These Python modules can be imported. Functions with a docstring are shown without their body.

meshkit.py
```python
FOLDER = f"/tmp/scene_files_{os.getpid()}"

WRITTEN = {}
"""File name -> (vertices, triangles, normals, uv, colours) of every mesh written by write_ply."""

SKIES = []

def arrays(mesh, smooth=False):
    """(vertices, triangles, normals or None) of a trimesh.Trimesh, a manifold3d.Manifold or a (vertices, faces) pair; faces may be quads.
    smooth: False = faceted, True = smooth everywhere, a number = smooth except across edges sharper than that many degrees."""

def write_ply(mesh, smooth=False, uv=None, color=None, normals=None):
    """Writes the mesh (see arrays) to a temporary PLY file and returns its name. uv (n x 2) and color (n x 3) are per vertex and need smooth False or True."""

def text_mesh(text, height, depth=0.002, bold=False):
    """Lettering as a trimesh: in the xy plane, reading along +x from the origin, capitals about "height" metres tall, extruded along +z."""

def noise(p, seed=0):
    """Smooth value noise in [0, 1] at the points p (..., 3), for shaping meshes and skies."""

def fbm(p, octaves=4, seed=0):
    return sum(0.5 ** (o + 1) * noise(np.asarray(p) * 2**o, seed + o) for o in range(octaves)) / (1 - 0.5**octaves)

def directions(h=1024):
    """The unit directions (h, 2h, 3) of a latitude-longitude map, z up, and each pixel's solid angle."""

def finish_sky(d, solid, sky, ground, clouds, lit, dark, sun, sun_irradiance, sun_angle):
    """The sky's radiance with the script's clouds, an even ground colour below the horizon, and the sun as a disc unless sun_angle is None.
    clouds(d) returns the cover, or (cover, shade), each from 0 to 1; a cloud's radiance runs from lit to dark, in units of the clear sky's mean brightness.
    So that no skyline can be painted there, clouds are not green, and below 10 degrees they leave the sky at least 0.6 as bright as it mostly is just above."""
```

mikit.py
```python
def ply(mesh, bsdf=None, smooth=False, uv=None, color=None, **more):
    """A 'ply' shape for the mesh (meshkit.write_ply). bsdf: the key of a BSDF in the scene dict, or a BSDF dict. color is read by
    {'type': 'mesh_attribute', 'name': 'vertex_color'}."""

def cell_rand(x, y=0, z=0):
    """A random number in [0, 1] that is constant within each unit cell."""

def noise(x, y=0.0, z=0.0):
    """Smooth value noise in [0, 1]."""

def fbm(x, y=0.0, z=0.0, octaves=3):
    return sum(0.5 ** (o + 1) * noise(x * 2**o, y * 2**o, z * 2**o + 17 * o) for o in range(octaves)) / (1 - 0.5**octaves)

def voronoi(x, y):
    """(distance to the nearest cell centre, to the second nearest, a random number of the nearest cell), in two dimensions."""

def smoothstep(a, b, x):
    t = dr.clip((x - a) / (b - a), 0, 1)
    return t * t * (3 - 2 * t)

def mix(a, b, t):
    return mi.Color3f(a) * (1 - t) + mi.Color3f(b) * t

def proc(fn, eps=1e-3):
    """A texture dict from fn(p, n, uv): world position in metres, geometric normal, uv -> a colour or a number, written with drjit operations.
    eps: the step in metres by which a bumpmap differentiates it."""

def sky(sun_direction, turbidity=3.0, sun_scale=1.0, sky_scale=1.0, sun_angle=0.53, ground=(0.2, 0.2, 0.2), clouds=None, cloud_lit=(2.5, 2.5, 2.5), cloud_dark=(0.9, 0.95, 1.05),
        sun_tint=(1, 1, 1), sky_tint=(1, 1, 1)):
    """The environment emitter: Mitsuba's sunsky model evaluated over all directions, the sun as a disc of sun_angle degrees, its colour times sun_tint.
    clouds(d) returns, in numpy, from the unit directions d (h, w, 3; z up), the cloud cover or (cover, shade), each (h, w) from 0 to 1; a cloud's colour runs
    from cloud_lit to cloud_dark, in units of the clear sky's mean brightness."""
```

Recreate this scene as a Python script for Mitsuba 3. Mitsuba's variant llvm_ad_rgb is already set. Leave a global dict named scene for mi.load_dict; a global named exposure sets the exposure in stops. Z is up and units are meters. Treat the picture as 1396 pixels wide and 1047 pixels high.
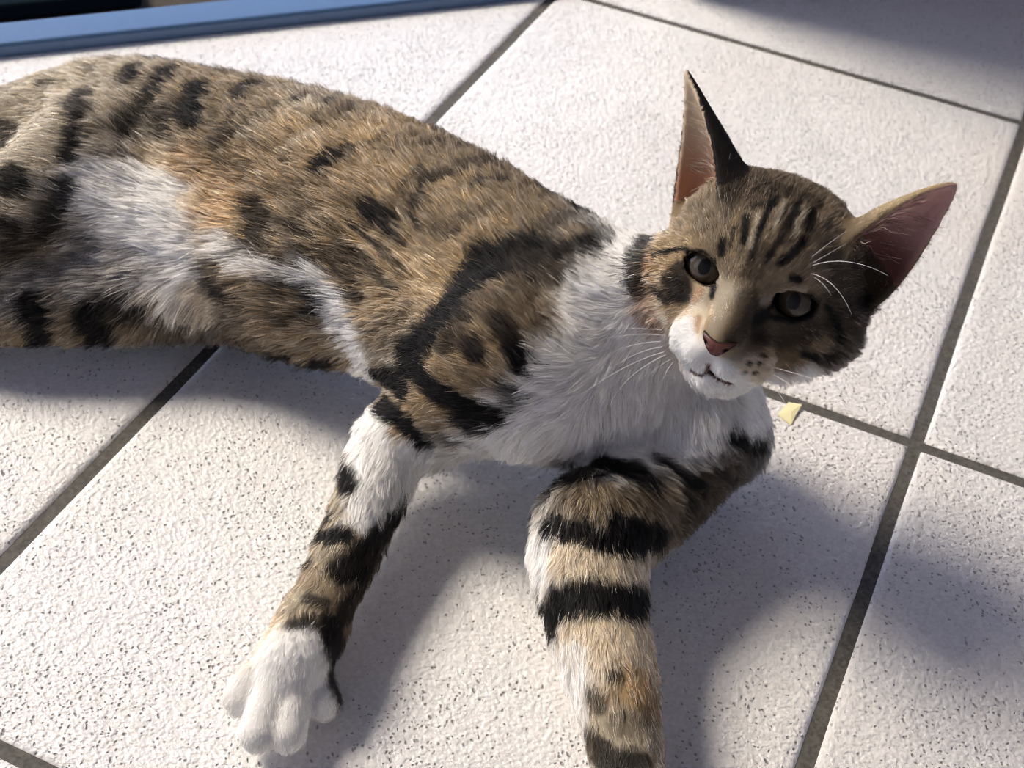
import math
import numpy as np
import trimesh
import drjit as dr
import mitsuba as mi
import mikit
import meshkit
from scipy.spatial import cKDTree

T = mi.ScalarTransform4f
scene, labels = {}, {}
RNG = np.random.default_rng(7)

# ---------------------------------------------------------------- camera, light, exposure
CAM = np.array([0.31892,-0.52774,0.46517])
FWD = np.array([-0.257774,0.686097,-0.680311])
UP = np.array([-0.334275,0.597299,0.729037])
FOCAL_PX = 1889.5
scene['camera'] = {
    'type': 'thinlens',
    'fov': math.degrees(2 * math.atan(698.0 / FOCAL_PX)), 'fov_axis': 'x',
    'aperture_radius': 0.0013, 'focus_distance': 0.5339,
    'near_clip': 0.02, 'far_clip': 60.0,
    'to_world': T().look_at(origin=CAM.tolist(), target=(CAM + FWD).tolist(), up=UP.tolist()),
}
SUN = (-0.72, 0.08, 0.72)
scene['sky'] = mikit.sky(SUN, turbidity=4.0, sun_scale=0.85, sky_scale=1.9, sun_angle=22.0, ground=(0.25, 0.25, 0.25),
                         sun_tint=(0.91, 0.985, 1.10), sky_tint=(1.0, 0.94, 1.03))
exposure = 2.0

# ---------------------------------------------------------------- helpers
def struct(name, mesh, m, smooth=False, label=None):
    scene[name] = mikit.ply(mesh, m, smooth=smooth)
    labels.setdefault(name.split('__')[0], {'kind': 'structure'})
    if label:
        labels.setdefault(name, {})['label'] = label

def obj(key, mesh, m, smooth=True, color=None):
    while key in scene:
        s, n = (key[:-4], int(key[-3:]) + 1) if key[-4:-3] == '_' and key[-3:].isdigit() else (key, 1)
        key = f'{s}_{n:03d}'
    scene[key] = mikit.ply(mesh, m, smooth=smooth, color=color)
    return key

def box(x0, x1, y0, y1, z0, z1):
    b = trimesh.creation.box((x1 - x0, y1 - y0, z1 - z0))
    b.apply_translation(((x0 + x1) / 2, (y0 + y1) / 2, (z0 + z1) / 2))
    return b

def rounded_box(x0, x1, y0, y1, z0, z1, r):
    import manifold3d as m3
    s = m3.Manifold.sphere(r, 12)
    return trimesh.Trimesh(*(lambda m: (m.vert_properties[:, :3], m.tri_verts))(m3.Manifold.batch_hull(
        [s.translate((x, y, z)) for x in (x0 + r, x1 - r) for y in (y0 + r, y1 - r) for z in (z0 + r, z1 - r)]).to_mesh()))

def sstep(a, b, x):
    t = np.clip((x - a) / (b - a), 0, 1)
    return t * t * (3 - 2 * t)

def unit(v):
    return v / np.maximum(np.linalg.norm(v, axis=-1, keepdims=True), 1e-12)

def rgb(r, g, b):
    c = np.array([r, g, b]) / 255.0
    return np.where(c < 0.04045, c / 12.92, ((c + 0.055) / 1.055) ** 2.4)

# ---------------------------------------------------------------- materials
def tile_pits(p):
    w = 0.9 * mikit.noise(p.x * 400, p.y * 400, 3.3)
    a, b, c = mikit.voronoi(p.x * 420 + w, p.y * 420 - w)
    where = mikit.smoothstep(0.40, 0.66, mikit.fbm(p.x * 26, p.y * 26, 3.0, octaves=3))
    size = 0.10 + 0.26 * mikit.smoothstep(0.84 - 0.40 * where, 1.0, c)
    return mikit.smoothstep(size, size * 0.35, a) * dr.select(c > 0.84 - 0.40 * where, 1.0, 0.0)

def tile_color(p, n, uv):
    cloud = mikit.fbm(p.x * 13, p.y * 13, 1.7, octaves=4)
    warm = mikit.smoothstep(0.45, 0.72, mikit.fbm(p.x * 9 + 40, p.y * 9, 5.2, octaves=3))
    speck = mikit.fbm(p.x * 800, p.y * 800, 1.0, octaves=2)
    c = mikit.mix((0.72, 0.71, 0.70), (0.83, 0.825, 0.825), cloud)
    c = mikit.mix(c, (0.80, 0.74, 0.69), warm * 0.5)
    return c * (0.82 + 0.24 * speck) * (1 - 0.5 * tile_pits(p))

def tile_relief(p, n, uv):
    q = mikit.fbm(p.x * 300, p.y * 460, 0.5, octaves=3)
    r = mikit.smoothstep(0.30, 0.75, mikit.fbm(p.x * 620, p.y * 760, 4.0, octaves=2))
    return 0.55 * q + 0.5 * r + 0.6 * mikit.noise(p.x * 60, p.y * 60) - 0.9 * tile_pits(p)

scene['tile_glaze'] = {'type': 'bumpmap', 'scale': 0.0006, 'arbitrary': mikit.proc(tile_relief, eps=2e-4),
                       'bsdf': {'type': 'principled', 'base_color': mikit.proc(tile_color), 'roughness': 0.42, 'specular': 0.5}}

def grout_color(p, n, uv):
    g = mikit.fbm(p.x * 700, p.y * 700, 2.0, octaves=3)
    return mikit.mix((0.055, 0.052, 0.047), (0.15, 0.142, 0.13), g)

scene['grout'] = {'type': 'twosided', 'bsdf': {'type': 'principled', 'base_color': mikit.proc(grout_color), 'roughness': 0.85, 'specular': 0.2}}
scene['sill_paint'] = {'type': 'principled', 'base_color': {'type': 'rgb', 'value': [0.07, 0.14, 0.27]}, 'roughness': 0.35}
scene['frame_paint'] = {'type': 'principled', 'base_color': {'type': 'rgb', 'value': [0.06, 0.036, 0.024]}, 'roughness': 0.5}
scene['terrace_stone'] = {'type': 'diffuse', 'reflectance': {'type': 'rgb', 'value': [0.085, 0.075, 0.066]}}
scene['mat_pile'] = {'type': 'diffuse', 'reflectance': {'type': 'rgb', 'value': [0.010, 0.017, 0.022]}}
scene['wall_paint'] = {'type': 'twosided', 'bsdf': {'type': 'diffuse', 'reflectance': {'type': 'rgb', 'value': [0.72, 0.71, 0.76]}}}
scene['wall_brown'] = {'type': 'twosided', 'bsdf': {'type': 'diffuse', 'reflectance': {'type': 'rgb', 'value': [0.34, 0.24, 0.17]}}}
scene['vertex_fur'] = {'type': 'twosided', 'bsdf': {'type': 'principled', 'base_color': {'type': 'mesh_attribute', 'name': 'vertex_color'}, 'roughness': 0.6, 'specular': 0.1}}
scene['vertex_skin'] = {'type': 'twosided', 'bsdf': {'type': 'principled', 'base_color': {'type': 'mesh_attribute', 'name': 'vertex_color'}, 'roughness': 0.7, 'specular': 0.15}}
scene['wet_eye'] = {'type': 'principled', 'base_color': {'type': 'mesh_attribute', 'name': 'vertex_color'}, 'roughness': 0.15, 'specular': 0.35, 'clearcoat': 0.3, 'clearcoat_gloss': 0.98}
scene['nose_leather'] = {'type': 'principled', 'base_color': {'type': 'mesh_attribute', 'name': 'vertex_color'}, 'roughness': 0.4, 'specular': 0.4}
scene['whisker_white'] = {'type': 'principled', 'base_color': {'type': 'rgb', 'value': [0.85, 0.84, 0.82]}, 'roughness': 0.35}
scene['scrap_paper'] = {'type': 'twosided', 'bsdf': {'type': 'diffuse', 'reflectance': {'type': 'rgb', 'value': [0.80, 0.74, 0.45]}}}

# ---------------------------------------------------------------- the room: tiled floor, glass door, walls
TILE, GAP = 0.333, 0.0066
def sill_side(x, y):                      # signed distance to the door line, positive beyond it
    return (-(x) + y - 0.319) / math.sqrt(2)

struct('floor', box(-1.6, 2.4, -2.4, 1.9, -0.03, -0.0018).slice_plane([-0.1595 - 0.012, 0.1595 + 0.012, 0], [1, -1, 0]), 'grout')

def tile_mesh(i, j, seed):
    r = np.random.default_rng(seed)
    x0, x1, y0, y1 = i * TILE + GAP / 2, (i + 1) * TILE - GAP / 2, j * TILE + GAP / 2, (j + 1) * TILE - GAP / 2
    n = 14
    s = np.linspace(0, 1, n, endpoint=False)
    ring = np.vstack([np.c_[x0 + s * (x1 - x0), s * 0 + y0], np.c_[s * 0 + x1, y0 + s * (y1 - y0)], np.c_[x1 - s * (x1 - x0), s * 0 + y1], np.c_[s * 0 + x0, y1 - s * (y1 - y0)]])
    c = np.array([(x0 + x1) / 2, (y0 + y1) / 2])
    rows, m = [], len(ring)
    for inset, z in ((0.0, -0.004), (0.0, -0.0016), (0.0011, -0.0005), (0.0035, -0.00008), (0.008, 0.0)):
        half = np.array([x1 - x0, y1 - y0]) / 2
        w = (meshkit.fbm(np.c_[ring * 40, np.full(m, seed)], 3) - 0.5) * 0.0011
        q = c + (ring - c) * ((half - inset - w[:, None] * (inset < 0.005)) / half)
        rows.append(np.c_[q, np.full(m, z)])
    v = np.vstack(rows + [np.r_[c, 0.0][None]])
    f, k = [], np.arange(m)
    k2 = (k + 1) % m
    for a in range(4):
        f += [np.c_[a * m + k, a * m + k2, (a + 1) * m + k2], np.c_[a * m + k, (a + 1) * m + k2, (a + 1) * m + k]]
    f.append(np.c_[4 * m + k, 4 * m + k2, np.full(m, 5 * m)])
    return trimesh.Trimesh(v, np.vstack(f), process=False)

for j in range(-5, 5):
    for i in range(-4, 6):
        cx, cy = (i + 0.5) * TILE, (j + 0.5) * TILE
        if sill_side(cx, cy) < 0.235 and abs(cx - 0.4) < 1.7:
            m = tile_mesh(i, j, 500 + 20 * j + i)
            if sill_side(m.vertices[:, 0], m.vertices[:, 1]).max() > 0.01:       # cut at the door sill
                m = m.slice_plane([-0.1595 - 0.004, 0.1595 + 0.004, 0], [1, -1, 0])
            if len(m.faces):
                obj('floor__tile', m, 'tile_glaze', smooth=40)

DOOR = T().translate([-0.1595, 0.1595, 0]).rotate([0, 0, 1], 45)      # x along the wall, y outward
def place(mesh):
    return mesh.copy().apply_transform(np.array(DOOR.matrix, float))
struct('door_1__sill', place(rounded_box(-1.0, 0.31, 0.0, 0.029, -0.02, 0.009, 0.003)), 'sill_paint', 40)
labels['door_1'] = {'kind': 'structure', 'label': 'open doorway with a low blue sill behind the cat'}
labels['door_1__sill'] = {'label': 'low blue painted door sill'}
for key, m in (('', rounded_box(-1.06, -1.0, -0.01, 0.09, -0.02, 2.1, 0.004)), ('_001', rounded_box(0.31, 0.37, -0.01, 0.09, -0.02, 2.1, 0.004)), ('_002', rounded_box(-1.06, 0.37, -0.01, 0.09, 2.1, 2.16, 0.004))):
    struct('door_1__frame' + key, place(m), 'frame_paint', 40)
struct('terrace', place(box(-2.5, 2.2, 0.029, 2.5, -0.06, -0.004)), 'terrace_stone')
labels['terrace'] = {'kind': 'structure', 'label': 'dark grey-brown terrace floor outside the doorway'}
struct('wall_back', place(trimesh.util.concatenate([box(0.37, 2.2, 0.0, 0.12, -0.02, 2.5), box(-2.6, -1.06, 0.0, 0.12, -0.02, 2.5), box(-1.06, 0.37, 0.0, 0.12, 2.16, 2.5)])), 'wall_brown')
struct('baseboard_back', place(rounded_box(0.38, 2.15, -0.014, 0.0, 0.0, 0.08, 0.003)), 'frame_paint', 40)
obj('doormat', place(rounded_box(-0.75, -0.05, 0.052, 0.50, -0.0038, 0.008, 0.003)), 'mat_pile', smooth=40)
labels['doormat'] = {'label': 'dark doormat outside the doorway beyond the blue sill', 'category': 'doormat'}
struct('wall_right', box(2.3, 2.42, -2.42, 2.2, -0.02, 2.5), 'wall_paint')
struct('wall_front', box(-1.7, 2.3, -2.42, -2.3, -0.02, 2.5), 'wall_paint')

struct('ceiling', box(-1.7, 2.4, -2.4, 1.9, 2.5, 2.6), 'wall_paint')

# ---------------------------------------------------------------- the cat's body: one smooth surface
# chains of joints (x, y, z, radius) along spine, belly, limbs, tail and skull, each blended into the rest over its own length
CHAINS = [
(0.02,[[-0.1237,-0.0765,0.0550,0.0327],[-0.0895,-0.0487,0.0620,0.0367],[-0.0292,-0.0457,0.0700,0.0379],[0.0283,-0.0506,0.0780,0.0395],[0.0845,-0.0596,0.0850,0.0379],[0.1363,-0.0751,0.0900,0.0344],[0.1739,-0.0900,0.0950,0.0287]]),
(0.02,[[-0.0467,-0.0918,0.0500,0.0340],[0.0018,-0.0897,0.0450,0.0354],[0.0484,-0.0925,0.0500,0.0365],[0.0891,-0.0886,0.0550,0.0359],[0.1395,-0.1083,0.0650,0.0359],[0.1779,-0.1250,0.0720,0.0307]]),
(0.02,[[0.1700,-0.0769,0.0800,0.0284],[0.2087,-0.0881,0.1040,0.0238],[0.2278,-0.0660,0.1000,0.0231]]),
(0.02,[[0.1735,-0.1145,0.0700,0.0287],[0.2003,-0.1049,0.0680,0.0297],[0.2263,-0.0698,0.0580,0.0277]]),
(0.015,[[0.2028,-0.1054,0.0500,0.0229],[0.2365,-0.0728,0.0450,0.0236],[0.2505,-0.0784,0.0450,0.0188]]),
(0.012,[[0.1620,-0.1295,0.0850,0.0273],[0.1415,-0.1395,0.0500,0.0208],[0.1265,-0.1540,0.0340,0.0171],[0.1302,-0.1834,0.0260,0.0142],[0.1354,-0.2172,0.0220,0.0131],[0.1398,-0.2455,0.0200,0.0121]]),
(0.012,[[0.2465,-0.0973,0.0550,0.0213],[0.2588,-0.0823,0.0350,0.0130]]),
(0.01,[[0.2585,-0.0814,0.0350,0.0124],[0.2401,-0.1221,0.0360,0.0213],[0.2236,-0.1584,0.0340,0.0248],[0.2370,-0.1895,0.0280,0.0204],[0.2554,-0.2159,0.0240,0.0168],[0.2727,-0.2435,0.0200,0.0129],[0.2783,-0.2528,0.0180,0.0123]]),
(0.015,[[-0.0750,-0.0845,0.0700,0.0314],[-0.0898,-0.1307,0.0500,0.0300],[-0.1182,-0.1576,0.0350,0.0216],[-0.1669,-0.1566,0.0240,0.0158],[-0.2170,-0.1450,0.0200,0.0127],[-0.2400,-0.1433,0.0150,0.0136]]),
(0.012,[[-0.0053,-0.1053,0.0350,0.0233],[-0.0253,-0.1190,0.0320,0.0211],[-0.0545,-0.1425,0.0300,0.0181],[-0.0970,-0.1640,0.0280,0.0173],[-0.1317,-0.1662,0.0220,0.0148],[-0.1603,-0.1705,0.0180,0.0121],[-0.1724,-0.1783,0.0140,0.0128]]),
(0.012,[[-0.1473,-0.0612,0.0450,0.0192],[-0.2240,-0.0409,0.0220,0.0148],[-0.2670,-0.0472,0.0160,0.0125],[-0.2763,-0.0824,0.0130,0.0105]]),
(0.01,[[0.1398,-0.2455,0.0200,0.0121],[0.1427,-0.2623,0.0200,0.0124]]),
(0.006,[[0.1408,-0.2625,0.0200,0.0129],[0.1425,-0.2691,0.0165,0.0120]]),
(0.0014,[[0.1307,-0.2722,0.0165,0.0064],[0.1298,-0.2804,0.0120,0.0072]]),
(0.0014,[[0.1406,-0.2765,0.0175,0.0066],[0.1439,-0.2909,0.0125,0.0074]]),
(0.0014,[[0.1491,-0.2731,0.0175,0.0064],[0.1535,-0.2859,0.0120,0.0071]]),
(0.0014,[[0.1510,-0.2612,0.0160,0.0062],[0.1581,-0.2675,0.0120,0.0070]]),
(0.008,[[0.2848,-0.2646,0.0160,0.0144],[0.2848,-0.2646,0.0160,0.0144]]),
(0.0035,[[0.2780,-0.2706,0.0150,0.0065],[0.2794,-0.2800,0.0110,0.0062]]),
(0.0035,[[0.2850,-0.2714,0.0170,0.0065],[0.2884,-0.2816,0.0110,0.0062]]),
(0.0035,[[0.2909,-0.2684,0.0170,0.0065],[0.2961,-0.2777,0.0110,0.0062]]),
(0.0035,[[0.2947,-0.2589,0.0150,0.0063],[0.3007,-0.2645,0.0110,0.0063]]),
(0.006,[[0.2433,-0.0793,0.1358,0.0290],[0.2613,-0.0798,0.1350,0.0290]]),
(0.008,[[0.2426,-0.0807,0.1457,0.0200],[0.2626,-0.0813,0.1449,0.0200]]),
(0.012,[[0.2523,-0.0804,0.1381,0.0300],[0.2520,-0.0624,0.1168,0.0280]]),
(0.01,[[0.2235,-0.0870,0.1217,0.0160],[0.2794,-0.0886,0.1194,0.0160]]),
(0.008,[[0.2214,-0.0875,0.1209,0.0140],[0.2299,-0.1013,0.1166,0.0130]]),
(0.008,[[0.2814,-0.0891,0.1185,0.0140],[0.2718,-0.1024,0.1149,0.0130]]),
(0.007,[[0.2332,-0.0896,0.1420,0.0100],[0.2422,-0.0946,0.1454,0.0100],[0.2622,-0.0951,0.1446,0.0100],[0.2712,-0.0906,0.1404,0.0100]]),
(0.007,[[0.2522,-0.0957,0.1455,0.0110],[0.2514,-0.1131,0.1379,0.0090],[0.2509,-0.1271,0.1331,0.0076]]),
(0.006,[[0.2423,-0.1090,0.1316,0.0090],[0.2603,-0.1095,0.1309,0.0090]]),
(0.003,[[0.2509,-0.1271,0.1331,0.0074],[0.2506,-0.1332,0.1313,0.0046]]),
(0.0035,[[0.2444,-0.1294,0.1227,0.0070],[0.2395,-0.1215,0.1215,0.0095]]),
(0.0035,[[0.2564,-0.1297,0.1222,0.0070],[0.2615,-0.1221,0.1206,0.0095]]),
(0.003,[[0.2500,-0.1308,0.1129,0.0050],[0.2501,-0.1156,0.1074,0.0105]]),
(0.01,[[0.2504,-0.1127,0.1126,0.0170],[0.2510,-0.0913,0.1122,0.0220]])]
def spline(c, n=4):
    c = np.array(c)
    if len(c) < 3:
        return c
    e = np.vstack([2 * c[0] - c[1], c, 2 * c[-1] - c[-2]])
    out = []
    for i in range(len(c) - 1):
        for t in np.arange(n) / n:
            a, b, d, f = e[i:i + 4]
            out.append(0.5 * (2 * b + (d - a) * t + (2 * a - 5 * b + 4 * d - f) * t**2 + (3 * b - a - 3 * d + f) * t**3))
    return np.array(out + [c[-1]])
PRIMS = []
for k, c in CHAINS:
    c = spline(c)
    PRIMS.append((k, c, c[:, :3].min(0) - c[:, 3].max(), c[:, :3].max(0) + c[:, 3].max()))

HC = np.array([0.25177,-0.10447,0.14])                       # between the eyes; rows of HM: the head's right, up, forward
HM = np.array([[0.99882,-0.027288,-0.040165],[0.048349,0.482276,0.874684],[-0.004498,-0.875594,0.483027]])
EYES = [(-18.3, -0.3, -8.4), (18.3, -0.3, -8.4)]                             # local mm centre of each eyeball
EYE_R = 0.0100

def to_head(P):
    return (P - HC) @ HM.T * 1e3
def from_head(q):
    return HC + np.asarray(q, float) * 1e-3 @ HM

def ear_points(e):
    """A pinna: a sheet rolled about its axis from base to tip, sampled densely (head mm)."""
    base, tip, side, opening, half, rad, ex = (np.array(x, float) for x in e)
    L = np.linalg.norm(tip - base)
    ax = (tip - base) / L
    op = opening - ax * (opening @ ax); op /= np.linalg.norm(op)
    sd = np.cross(ax, op)
    v, a = np.meshgrid(np.linspace(-0.25, 1, 140), np.linspace(-1, 1, 120), indexing='ij')
    prof = np.clip(1 - np.clip(v, 0, 1) ** ex, 0, 1) ** (0.7 if ex > 1.7 else 1.0)
    roll = np.radians(half) * (1 - 0.35 * np.clip(v, 0, 1))
    r = rad * prof * (1.0 + 0.25 * (1 - v)) + 0.35
    x, y = r * np.sin(a * roll), r * (np.cos(a * roll * 0.95) * -1 + 0.45)
    pts = base + v[..., None] * L * ax + x[..., None] * sd + y[..., None] * op + (np.sin(np.pi * np.clip(v, 0, 1)) * side)[..., None] * sd
    th = 1.7 - 0.5 * np.clip(v, 0, 1)
    return pts.reshape(-1, 3), th.ravel()

EARS = [((-23.5, 24.5, -20), (-55, 65.5, -20), 0.0, (-0.7, -0.12, 0.7), 115, 13.5, 1.35), ((33, 21, -20), (56, 59, -17), 0.0, (0.5, -0.42, 0.76), 100, 12.5, 2.0)]
ear_p, ear_t = zip(*(ear_points(e) for e in EARS))
EAR_TREE, EAR_T = cKDTree(np.vstack(ear_p)), np.concatenate(ear_t)

def mouth_points():
    out = []
    for line in MOUTH:
        line = np.array(line, float)
        for a, b in zip(line[:-1], line[1:]):
            out.append(a + (b - a) * np.linspace(0, 1, 25)[:, None])
    p = np.vstack(out)
    return np.vstack([p + [0, 0, z] for z in np.arange(-6, 7, 0.4)])     # the crease is cut straight in, wherever the lip's surface is
MOUTH = [[[-1.22, -31.56, 19.0], [-0.1, -34.3, 18.0]], [[-0.1, -34.3, 18.0], [3.59, -35.46, 16.5], [7.85, -36.77, 13.0]], [[-0.1, -34.3, 18.0], [-3.08, -37.11, 16.0], [-7.91, -38.12, 13.0]]]
MOUTH_TREE = cKDTree(mouth_points())

def smin(a, b, k):
    h = np.maximum(k - np.abs(a - b), 0) / k
    return np.minimum(a, b) - h * h * k * 0.25

def eye_shape(q, c, s):
    """0..1 almond field of the lids around the eye at c (head mm): below 1 inside the opening."""
    u, w = (q[:, 0] - c[0]) * s, q[:, 1] - c[1]
    t = 0.20
    u, w = u * math.cos(t) - w * math.sin(t) * -1, w * math.cos(t) - u * math.sin(t)
    up, lo = 4.9, 6.2
    return np.sqrt((u / 8.2) ** 2 + np.where(w > 0, w / up, w / lo) ** 2)

def sdf(P):
    d = np.full(len(P), 1.0)
    lo, hi = P.min(0), P.max(0)
    single = np.abs(hi - lo).max() < 0.05
    for k, c, clo, chi in PRIMS:
        if single and (np.maximum(clo - hi, lo - chi) > 0.03).any():
            continue
        dc = np.full(len(P), 1.0)
        for a, b in zip(c[:-1], c[1:]):
            ab = b[:3] - a[:3]
            if single and np.linalg.norm((lo + hi) / 2 - (a[:3] + b[:3]) / 2) > np.linalg.norm(hi - lo) / 2 + np.linalg.norm(ab) / 2 + max(a[3], b[3]) + 0.03:
                continue
            t = np.clip((P - a[:3]) @ ab / max(ab @ ab, 1e-12), 0, 1)
            dc = np.minimum(dc, np.linalg.norm(P - a[:3] - t[:, None] * ab, axis=1) - (a[3] + (b[3] - a[3]) * t))
        d = smin(d, dc, k)
    near = np.where(np.linalg.norm(P - HC, axis=1) < 0.11)[0]
    if len(near):
        q = to_head(P[near])
        e, i = EAR_TREE.query(q, distance_upper_bound=14)
        ok = np.isfinite(e)
        e = np.where(ok, e - EAR_T[np.minimum(i, len(EAR_T) - 1)], 14) * 1e-3
        dn = smin(d[near], e, 0.005)
        for c, s in zip(EYES, (-1, 1)):
            c = np.array(c)
            ball = np.linalg.norm(q - c, axis=1) - EYE_R * 1e3
            lid = np.maximum(ball - 1.7, c[2] + 2 - q[:, 2])      # lids: a shell over the eyeball
            dn = smin(dn, lid * 1e-3, 0.003)
            cut = np.maximum((eye_shape(q, c, s) - 1) * 5, c[2] - q[:, 2])
            dn = np.maximum(dn, -cut * 1e-3)
        # the mouth: a shallow crease from the nose down and out along both lips
        m = MOUTH_TREE.query(q, distance_upper_bound=3)[0]
        dn = np.maximum(dn, np.where(np.isfinite(m), 0.6 - m, -2.2) * 1e-3)
        d[near] = dn
    fl = 0.0012 - P[:, 2]
    return np.maximum(d, fl)

H = 0.0013
LO, HI = np.min([q[2] for q in PRIMS], 0) - 0.012, np.max([q[3] for q in PRIMS], 0) + 0.012
HI[0] += 0.03
LO[2] = -0.004
HI[2] = 0.235
B = 16
nb = np.ceil((HI - LO) / (H * B)).astype(int)
shape = nb * B
field = np.ones(shape + 1, np.float32)
bi = np.stack(np.meshgrid(*[np.arange(n) for n in nb], indexing='ij'), -1).reshape(-1, 3)
bc = LO + (bi + 0.5) * B * H
bd = sdf(bc)
reach = B * H * 0.5 * math.sqrt(3) + 0.006
off = np.stack(np.meshgrid(*[np.arange(B)] * 3, indexing='ij'), -1).reshape(-1, 3)
for k in np.where(bd < -reach)[0]:
    a = bi[k] * B
    field[a[0]:a[0] + B, a[1]:a[1] + B, a[2]:a[2] + B] = -1
active = np.where(np.abs(bd) <= reach)[0]
for part in active:
    idx = bi[part] * B + off
    field[idx[:, 0], idx[:, 1], idx[:, 2]] = sdf(LO + idx * H)

def surface_nets(f):
    s = f < 0
    n = np.array(f.shape) - 1
    corner = [(a, b, c) for a in (0, 1) for b in (0, 1) for c in (0, 1)]
    cut = lambda arr, o: arr[o[0]:o[0] + n[0], o[1]:o[1] + n[1], o[2]:o[2] + n[2]]
    cnt = sum(cut(s, o).astype(np.int8) for o in corner)
    cell = (cnt > 0) & (cnt < 8)
    ids = np.full(n, -1, np.int64)
    I = np.argwhere(cell)
    ids[cell] = np.arange(len(I))
    val = np.stack([f[I[:, 0] + o[0], I[:, 1] + o[1], I[:, 2] + o[2]] for o in corner], 1)
    acc, num = np.zeros((len(I), 3)), np.zeros(len(I))
    for x, a in enumerate(corner):
        for y, b in enumerate(corner):
            if y > x and sum(abs(np.subtract(a, b))) == 1:
                m = (val[:, x] < 0) != (val[:, y] < 0)
                t = np.where(m, val[:, x] / np.where(m, val[:, x] - val[:, y], 1), 0)
                acc += m[:, None] * (np.array(a) + t[:, None] * np.subtract(b, a))
                num += m
    v = I + acc / num[:, None]
    faces = []
    for ax in range(3):
        o = [0, 0, 0]; o[ax] = 1
        A = s[:n[0], :n[1], :n[2]]; Bm = cut(s, o)
        E = np.argwhere(A != Bm)
        b, c = (ax + 1) % 3, (ax + 2) % 3
        E = E[(E[:, b] > 0) & (E[:, c] > 0)]
        eb, ec = np.eye(3, dtype=int)[b], np.eye(3, dtype=int)[c]
        q = np.stack([ids[tuple((E - x).T)] for x in (0 * eb, eb, eb + ec, ec)], 1)
        flip = ~A[tuple(E.T)]
        q[flip] = q[flip][:, ::-1]
        faces.append(q)
    return v, np.vstack(faces)

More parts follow.
